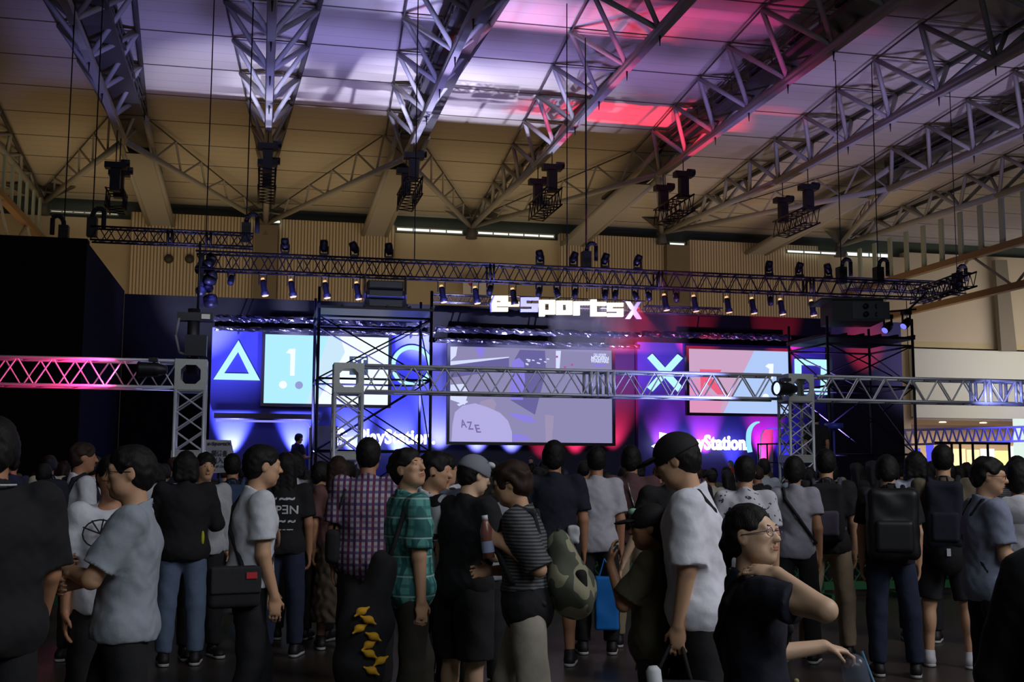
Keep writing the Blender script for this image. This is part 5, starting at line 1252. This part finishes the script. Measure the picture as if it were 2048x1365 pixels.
# child with black cap, hand at the mouth
P = Person(1306, 1018, 5.7, -84, 'child in olive T-shirt and black cap with a hand raised to the mouth', .008, head=(-8, 2, 0), skin=SKIN2, child=True,
    arms={'l': ((.1, .55, -.8), (-.15, .35, 1), ((-.3, .0, 1), (-.3, -1, 0), .5)), 'r': ((.1, .1, -1), (0, .2, -1))})
P.body().shirt(C_OLV, hem=.70, sleeve=.85, ease=.04).trousers(C_BLK, length=.6).shoes().hair('short').cap_hat(mat('cap_black', (20, 20, 22), .8), print_m=mat('cap_print_green', (150, 205, 170), .7)).facebits(); P.text_on('NY', mat('print_grey', (120, 120, 110), .8), -.02, 1.16, .08, .07, side=1)
# woman in front, hand on her neck
P = Person(1504, 1014, 3.85, 78, 'person in navy T-shirt and glasses, hand on the back of the neck, elbow out right', .006, lean=-.02, head=(42, -8, 0), skin=SKIN3, build=.95,
    arms={'r': ((.75, .62, -.10), (-.21, -.15, .13), ((-.65, -.75, .12), (-.4, .3, -.85), .3)), 'l': ((.1, .3, -1), (.05, .9, .12), ((0, .9, -.2), (0, 0, -1), .9))})
P.body().shirt(C_NAVY, hem=.84, sleeve=.55, ease=.025, vox=.008).trousers(C_GRY).shoes().hair('tied').glasses(mat('glasses_violet', (110, 90, 140), .25, .6)).facebits()
v = Vol(.005); v.ell(P.hp(0, -.125, -.03), (.03, .018, .022), .01); v.noise(.004, 120, 1); v.build('hair_tie', PRW, P.root); P.strap(C_BLK, 1)
v = Vol(.005); v.cap(P.T(-.0, .14, 1.02), P.T(.05, .145, 1.06), .006, .01); v.cap(P.T(.03, .142, 1.0), P.T(.06, .14, .98), .006, .008); v.cap(P.T(.02, .15, .9), P.T(.07, .14, .9), .008, .008); v.build('chest_print', mat('print_yellow', (170, 165, 110), .8), P.shirto)
h = P.hand_pt('l'); r = P.item('clear_bag', 'clear plastic bag with a blue edge held by the front person in navy T-shirt', 'bag')
mt = mat('clear_plastic', (120, 130, 150), .2); mt.node_tree.nodes['Principled BSDF'].inputs['Alpha'].default_value = .35
v = Vol(.01); v.cap(h+np.array([0, .03, -.05]), h+np.array([0, .10, -.42]), .035, .11, .02); v.noise(.008, 30, 1); v.build('bag_body', mt, r)
b = MB(); b.tube(h+np.array([.0, .06, .0]), h+np.array([.06, .22, -.48]), .006, 6); LB(b, 'bag_edge', mat('edge_blue', (60, 110, 140), .5), r)
# dark figures cut by the frame edges
P = Person(-14, 838, 4.6, 0, 'person in black polo with a white collar line, seen from behind at the left edge', .010, head=(0, 8, 0), build=1.12, skin=SKIN2, arms={'r': ((.14, .1, -1), (-.1, .5, -.9))})
P.body().shirt(C_BLK, hem=.82, sleeve=.9, ease=.045, collar=True).trousers(C_BLK).shoes().hair('bowl')
b = MB(); b.path([P.T(.085*math.cos(t), -.03+.085*math.sin(t), 1.462) for t in [PI+PI*i/10 for i in range(11)]], .004, 5); LB(b, 'collar_stripe', PRW, P.root)
P = Person(2225, 925, 2.9, 0, 'person in a dark jacket cut off by the right edge of the frame', .012, head=(0, 8, 0), build=1.25, skin=SKIN2, arms={'l': ((.32, .15, -1), (.0, .5, -.8))})
P.body().shirt(C_BLK, hem=.7, ease=.06, long=True).trousers(C_BLK).shoes().hair('bowl')
# grey-blue shirt walking right, with sling strap
P = Person(1968, 918, 7.2, 70, 'person in grey-blue T-shirt with glasses and a black sling strap, facing right', .010, head=(24, 4, 0), skin=SKIN, build=1.1, arms={'r': ((.12, .1, -1), (-.05, .9, -.2))}, legs={'r': ((.02, .15, -1), (0, -.05, -1))})
P.body().shirt(fabric('grey_blue', (128, 136, 158)), hem=.82, ease=.035).trousers(C_BLK).shoes().hair('mess').glasses().facebits(False); P.strap(C_BLK, 1); P.strap(C_BLK, -1)

# standing spectators seen from behind, in front of the barrier --------------------
def stand(px, top, feet, face, label, shirt, trous, hair='short', length=.97, hem=.86, sleeve=.78, build=1.0, skin=SKIN2, head=(0, 0, 0), arms=None, longs=False, ease=.025, shoe=None, legs=None, hm=HAIR, vox=.0125, depth=None, pname='trousers'):
    if depth is None: q = atz(px, feet, 0); depth = q.dot(FW)-EYE*FW.z
    p = Person(px, top, depth, face, label, vox, head=head, build=build, skin=skin, arms=arms, legs=legs)
    p.body().shirt(shirt, hem=hem, sleeve=sleeve, ease=ease, long=longs)
    if trous: p.trousers(trous, length=length, ease=.02, name=pname)
    p.shoes(shoe).hair(hair, hm); return p
P = stand(372, 905, 1322, 0, 'person in black long-sleeved top and light blue jeans, seen from behind at the left', C_BLK, C_JEAN, 'bob', hem=.84, longs=True, build=1.05, ease=.045, arms={'r': ((.3, .25, -1), (-.3, .9, .3)), 'l': ((.25, .2, -1), (-.3, .9, .1))})
v = Vol(.006); v.ell(P.T(.15, -.1, 1.02), (.015, .02, .06)); v.build('yellow_patch', mat('patch_yellow', (190, 190, 40), .8), P.shirto)
P = stand(570, 908, 1305, 10, 'person in black T-shirt with large white lettering on the back and jeans', C_BLK, C_DJEAN, 'long', hem=.86, build=1.05)
P.text_on('IPPƎN', PRW, .01, 1.24, .26, .075); P.text_on('~ ~~', PRW, .0, 1.33, .22, .03, bold=.06); P.text_on('~~ ~', PRW, .02, 1.14, .2, .03, bold=.06); P.text_on('~ ~ ~~', PRW, .04, 1.07, .12, .012, bold=.05)
P = stand(736, 879, 1290, 4, 'person in red and blue plaid shirt, seen from behind near the second truss column', PLAID_R, C_BLK, 'short', hem=.74, sleeve=.88, ease=.045, build=1.06, depth=8.2, vox=.0105)
r = P.item('waist_bag', 'black shoulder bag at the left hip of the red plaid shirt wearer', 'bag'); v = Vol(.011); v.bx(P.T(-.22, -.05, 1.0), (.05, .1, .12), .04); v.build('bag_body', C_BLK, r)
b = MB(); b.path([P.T(-.22, -.05, 1.1), P.T(-.14, -.12, 1.38)], .01, 6); LB(b, 'strap', C_BLK, r)
P = stand(676, 915, 1260, 0, 'long-haired person in dusky pink top and long brown skirt', fabric('dusky_pink', (110, 74, 74)), None, 'long', hem=.9, hm=HAIRB, build=.95, depth=10.4); P.skirt(C_BRN)
P = stand(1108, 884, 1262, 0, 'tall person in dark navy shirt with a white towel at the right hip', C_NAVY, C_BLK, 'bowl', length=.5, hem=.85, build=1.12, depth=9.6, pname='shorts')
r = P.item('towel', 'white towel tucked at the hip of the tall navy-shirted person', 'towel'); v = Vol(.009); v.bx(P.T(.15, -.12, 1.0), (.05, .03, .075), .025); v.noise(.006, 50, 1); v.build('cloth', PRW, r)
P = stand(1193, 896, 1275, -4, 'person in white shirt and black trousers carrying a blue tote bag', fabric('soft_white', (180, 178, 188)), C_BLK, 'short', hem=.84, sleeve=.82, build=.95, depth=10.2)
r = P.item('tote_bag', 'bright blue tote bag hanging beside the white-shirted person', 'bag'); h = P.hand_pt('r'); h = h+np.array([-.16, -.13, 0])
v = Vol(.009); v.bx(h+np.array([.02, 0, -.38]), (.105, .05, .23), .02, .01); v.noise(.003, 25, 1); v.build('bag_body', mat('tote_blue', (20, 128, 222), .6), r)
b = MB()
for s_ in (-.03, .03): b.path([h+np.array([-.05, s_, -.17]), h+np.array([-.0, s_*.3, .0]), h+np.array([.09, s_, -.17])], .006, 5)
LB(b, 'handle', MATS['tote_blue'], r)
P = stand(1262, 893, 1278, 0, 'person in maroon shirt and khaki trousers with a chain-link bag strap', C_MAR, C_KHK, 'bowl', hem=.88, sleeve=.95, build=1.08, depth=10.6)
r = P.item('shoulder_purse', 'black purse on a shiny strap across the maroon shirt', 'bag'); b = MB(); b.path([P.T(-.03, -.14, 1.4), P.T(.0, -.152, 1.28), P.T(.035, -.15, 1.17)], .009, 6); LB(b, 'strap', mat('strap_silver', (150, 150, 150), .4, .5), r)
v = Vol(.01); v.bx(P.T(.05, -.19, 1.1), (.09, .04, .08), .03); v.build('bag_body', C_BLK, r)
P = stand(1338, 905, 1280, -14, 'person in black T-shirt with bare folded forearms, beside the child', C_BLK, C_DK, 'short', skin=SKIN3, depth=8.8, arms={'r': ((.25, .0, -1), (-.15, .75, -.35)), 'l': ((.3, .1, -1), (.35, .2, -.9))})
P = stand(1490, 915, 1285, 0, 'person in white marked T-shirt with black backpack straps, behind the front person', DOTS, C_BLK, 'short', build=1.02, depth=8.8, skin=SKIN, hem=.84); 
for sg in (-1, 1):
    v = Vol(.009); v.cap(P.T(sg*.13, .02, 1.46), P.T(sg*.1, -.14, 1.22), .022, .022, .01); v.build('strap', C_BLK, P.root)
P = stand(1588, 915, 1250, 4, 'person in light grey sleeveless top with a black strap over the left shoulder', fabric('light_grey', (150, 148, 160)), C_BLK, 'bowl', depth=9.8, sleeve=.6, build=.86); P.strap(C_BLK, -1)
P = stand(1652, 901, 1272, 0, 'person in black T-shirt and khaki trousers wearing a grey-violet backpack', C_BLK, C_KHK, 'short', shoe=mat('shoe_black', (20, 20, 22), .6), legs={'r': ((.1, 0, -1), (.02, 0, -1)), 'l': ((.16, .0, -1), (.1, 0, -1))}, depth=10.0, skin=SKIN)
P.backpack(C_BLK, 'slim black backpack with grey-violet panel, on the khaki-trousered person', w=.13, h=.24, t=.07, z=1.2, m2=fabric('grey_violet', (74, 68, 84)))
P = stand(1775, 912, 1302, -6, 'person in black T-shirt and dark jeans with a large black backpack', C_BLK, C_DJEAN, 'bowl', head=(0, 14, 0), hem=.86, depth=9.15, skin=SKIN, legs={'r': ((.12, 0, -1), (.06, 0, -1)), 'l': ((.06, .0, -1), (.0, 0, -1))})
P.backpack(mat('backpack_black', (22, 23, 27), .5, noise=.2), 'large plain black backpack on the person in dark jeans', w=.19, h=.27, t=.11, z=1.19)
P = stand(1832, 905, 1275, 0, 'person in pale T-shirt partly hidden behind the large black backpack', fabric('pale_blue', (176, 180, 196)), C_BLK, 'bob', depth=11.0, hem=.84)
P = stand(1886, 892, 1286, 0, 'person in brown T-shirt and dark shorts with a navy backpack, bare calves', C_TAUPE, C_DK, 'short', length=.46, depth=9.6, build=1.08, skin=SKIN, shoe=mat('shoe_white', (190, 190, 195), .6), legs={'r': ((.12, 0, -1), (.03, 0, -1)), 'l': ((.12, .0, -1), (.03, 0, -1))}, pname='shorts')
P.backpack(C_NAVY, 'navy backpack on the person in brown T-shirt and shorts', w=.14, h=.26, t=.08, z=1.18)
r = P.item('hip_bag', 'black drawstring bag with a pale tag hanging under the navy backpack', 'bag'); v = Vol(.012); v.ell(P.T(.03, -.2, .88), (.15, .09, .17)); v.noise(.006, 30, 2); v.build('bag_body', C_BLK, r)
b = MB(); b.box(Vector(P.T(.02, -.3, .9)), (.03, .006, .06), rz=0); LB(b, 'tag', PRW, r)
P = stand(2036, 925, 1275, 10, 'person in white hooded top at the right edge, hood hanging on the back', fabric('hoodie_white', (206, 206, 212)), C_BLK, 'bowl', longs=True, ease=.05, depth=7.8, build=1.05)
v = Vol(.01); v.ell(P.T(0, -.12, 1.38), (.13, .07, .11), .03); v.ell(P.T(0, -.09, 1.42), (.07, .05, .07), .02, 's'); v.noise(.004, 40, 1); v.build('hood', MATS['fabric_hoodie_white'], P.shirto)
P = stand(2035, 915, 1200, 0, 'person in grey striped top in the far right corner of the crowd', STR_G, C_BLK, 'bob', depth=10.5)
P = stand(160, 888, 1230, 70, 'person in white T-shirt with a navy backpack at the left, facing right', C_WHT, C_BLK, 'mess', depth=9.6, skin=SKIN2, head=(20, 0, 0), hm=HAIRB); P.backpack(C_NAVY, 'navy backpack on the left person facing right', w=.14, h=.23, t=.1)
P.facebits(False)
P = stand(224, 915, 1290, 172, 'person in white T-shirt with a line drawing, behind the arms-crossed walker', C_WHT, C_BLK, 'short', depth=6.2, skin=SKIN2)
b = MB()
for i in range(5):
    a = PI*(.15+.2*i); b.tube(P.T(.07, .17, 1.3), P.T(.07+.1*math.cos(a), .155, 1.3+.08*math.sin(a)), .004, 4)
b.path([P.T(.07+.09*math.cos(t), .16, 1.3+.075*math.sin(t)) for t in [2*PI*i/16 for i in range(17)]], .004, 4); b.path([P.T(.02, .155, 1.22), P.T(0, .155, 1.15), P.T(.04, .155, 1.13), P.T(.05, .155, 1.2)], .004, 4); LB(b, 'line_drawing', mat('ink_print', (30, 30, 34), .8), P.shirto)
P = stand(410, 908, 1290, 165, 'person in white top facing the camera between two black-topped people', fabric('off_white', (170, 172, 178)), C_BLK, 'mess', depth=9.9, skin=SKIN, head=(0, 0, 0), longs=True); P.facebits()
P = stand(588, 905, 1240, -4, 'person in white T-shirt with one black backpack strap, behind the lettered T-shirt', C_WHT, C_BLK, 'bob', depth=11.0); P.strap(C_BLK, -1)
P = stand(885, 910, 1240, 40, 'person with glasses in blue-grey shirt, looking right behind the grey cap', fabric('blue_grey', (90, 96, 120)), C_BLK, 'short', depth=8.6, head=(30, 0, 0), skin=SKIN); P.glasses()
P = stand(640, 925, 1240, 30, 'short person in light patterned shirt looking right beside the pink top', fabric('pale_pattern', (110, 104, 120)), C_BLK, 'bowl', depth=10.9, head=(20, 6, 0), skin=SKIN, build=.8)
P = stand(965, 940, 1240, -20, 'person in pale grey shirt with a black bag strap between cap and cardigan wearers', fabric('pale_grey', (140, 140, 150)), C_BLK, 'bob', depth=8.4); P.strap(C_BLK, 1)
P = stand(465, 910, 1240, 0, 'person in dark top with a blue-grey backpack below the staff notice board', C_BLK, C_BLK, 'short', depth=11.2); P.backpack(fabric('slate_blue', (52, 70, 104)), 'slate blue backpack worn below the staff notice board')
# performers on the stage
P = Person(594, 877, 28.0, 60, 'performer standing on the stage under the canopy, arm held out', .013, hgt=1.7, skin=SKIN2, arms={'r': ((.2, .3, -1), (-.05, 1, .05))}, head=(0, 10, 0))
P.root.location.z = .75; P.body(hands=True).shirt(C_DK).trousers(C_BLK).shoes(sole=None).hair('short')
P = Person(1062, 903, 27.6, 180, 'performer seated low on the stage below the middle screen', .013, hgt=1.15, skin=SKIN); P.root.location.z = .75; P.body().shirt(C_BLK).trousers(C_BLK).shoes(sole=None).hair('mess', HAIRB)
P = Person(1462, 908, 29.2, -120, 'performer with pale blue hair low on the stage beneath the right wordmark', .013, hgt=1.1, skin=SKIN); P.root.location.z = .75; P.body().shirt(fabric('orange_red', (190, 70, 50))).trousers(C_BLK).shoes(sole=None).hair('bob', mat('hair_blue', (90, 130, 170), .5))
P = Person(1634, 822, 23.0, 0, 'dark figure standing raised beside the right gantry column', .013, hgt=1.75, skin=SKIN2); P.root.location.z = 1.02; P.body().shirt(C_BLK).trousers(C_BLK).shoes(sole=None).hair('short')
b = MB(); p = P.root.location; b.box((p.x, p.y+.2, .5), (1.6, 1.4, 1.0)); tag(b.build('riser', mat('riser_black', (18, 18, 22), .7)), 'black riser under the raised figure by the right column', 'platform')
b = MB(); q0 = at(1668, 858, 23.2); b.lathe([(0, 0), (.0, .2), (.12, .2), (.12, 0)], q0, (0, 0, 1), 18); b.tube(q0, (q0.x, q0.y, 1.0), .02, 6); tag(b.build('drum', mat('drum_blue', (70, 80, 200), .4)), 'small drum on a stand beside the raised figure', 'drum')
b = bpy.data.objects['drum']; r = MB(); r.box((q0.x, q0.y+.1, .5), (.6, .6, 1.0)); tag(r.build('riser', MATS['riser_black']), 'small black riser under the drum', 'platform')

# ---------------------------------------------------------------- the crowd beyond the barrier
protos = []
for i, (hs, hm_, sm, lg, bd) in enumerate((('short', HAIR, C_BLK, False, 1.0), ('bowl', HAIR, C_NAVY, False, 1.08), ('bob', HAIR, C_DK, True, .92), ('mess', HAIRB, C_WHT, False, 1.0), ('long', HAIR, C_GRY, False, .9), ('short', HAIR, C_BLK, False, 1.12))):
    p = Person(1024, 900, 20, 0, 'x', .02, hgt=1.70, head=(random.uniform(-15, 15), random.uniform(-4, 10), 0), build=bd, skin=SKIN2)
    p.body(hands=False).shirt(sm, long=lg, wrinkle=0).trousers(C_BLK).hair(hs, hm_); p.shoes(sole=None)
    if i == 5: p.cap_hat(mat('cap_black', (20, 20, 22), .8))
    protos.append((p.root, tree_of(p.root)))
tops = [C_BLK, C_NAVY, C_DK, C_BLK, C_GRY, C_WHT, C_MAR, C_BLK, C_OLV, C_DJEAN, C_NAVY, C_BEI]
HN = ['short black hair', 'full round black hair', 'chin-length black hair', 'tousled brown hair', 'long black hair', 'a black cap']
MN = {C_BLK: 'black', C_NAVY: 'navy', C_DK: 'charcoal', C_GRY: 'grey', C_WHT: 'white', C_MAR: 'maroon', C_OLV: 'olive', C_DJEAN: 'blue', C_BEI: 'beige'}
rows = [(14.3, .60, 'first crowd row'), (15.4, .64, 'second crowd row'), (16.4, .7, 'third crowd row'), (18.0, .74, 'fourth crowd row'), (19.8, .8, 'fifth crowd row'), (22.2, .9, 'sixth crowd row')]
first = set()
for ri, (Y, sp_, rn) in enumerate(rows):
    xa, xb = at(-20, 900, Y).x, at(2068, 900, Y).x; x = xa+random.random()*.3; k = 0
    while x < xb and k < 30:
        X = x+random.uniform(-.1, .1); yy = Y+random.uniform(-.25, .25); x += sp_*random.uniform(.9, 1.12)
        if abs(yy-15.2) < .4 and abs(X-at(441, 900, 15.2).x) < .3: continue
        if abs(yy-17) < .4: yy = 16.5 if yy < 17 else 17.5
        if ri == 5 and X > 15.3: continue
        pi = random.choices(range(6), (4, 4, 2, 2, 1.5, 1))[0]; root, ch = protos[pi]
        if pi not in first: first.add(pi); c = root
        else: c = copy_tree(root, None, ch)
        s_ = random.uniform(.93, 1.045) if ri else random.uniform(.92, 1.02); c.scale = (s_, s_, s_); c.location = (X, yy, 0); c.rotation_euler.z = random.uniform(-.5, .5)
        m_ = random.choice(tops)
        for o in kids(c) if c is root else c.children:
            if o.name.startswith('shirt'): o.material_slots[0].link = 'OBJECT'; o.material_slots[0].material = m_
        c['label'] = 'spectator with %s, %s top, %s in the %s' % (HN[pi], MN[m_], nth(k).replace('from the left', 'from left'), rn); c['group'] = 'spectators packed behind the barrier'; c.name = 'person'; k += 1
for i, (root, ch) in enumerate(protos):
    if i not in first:
        for o in ch[root.name]: bpy.data.objects.remove(o)
        bpy.data.objects.remove(root)
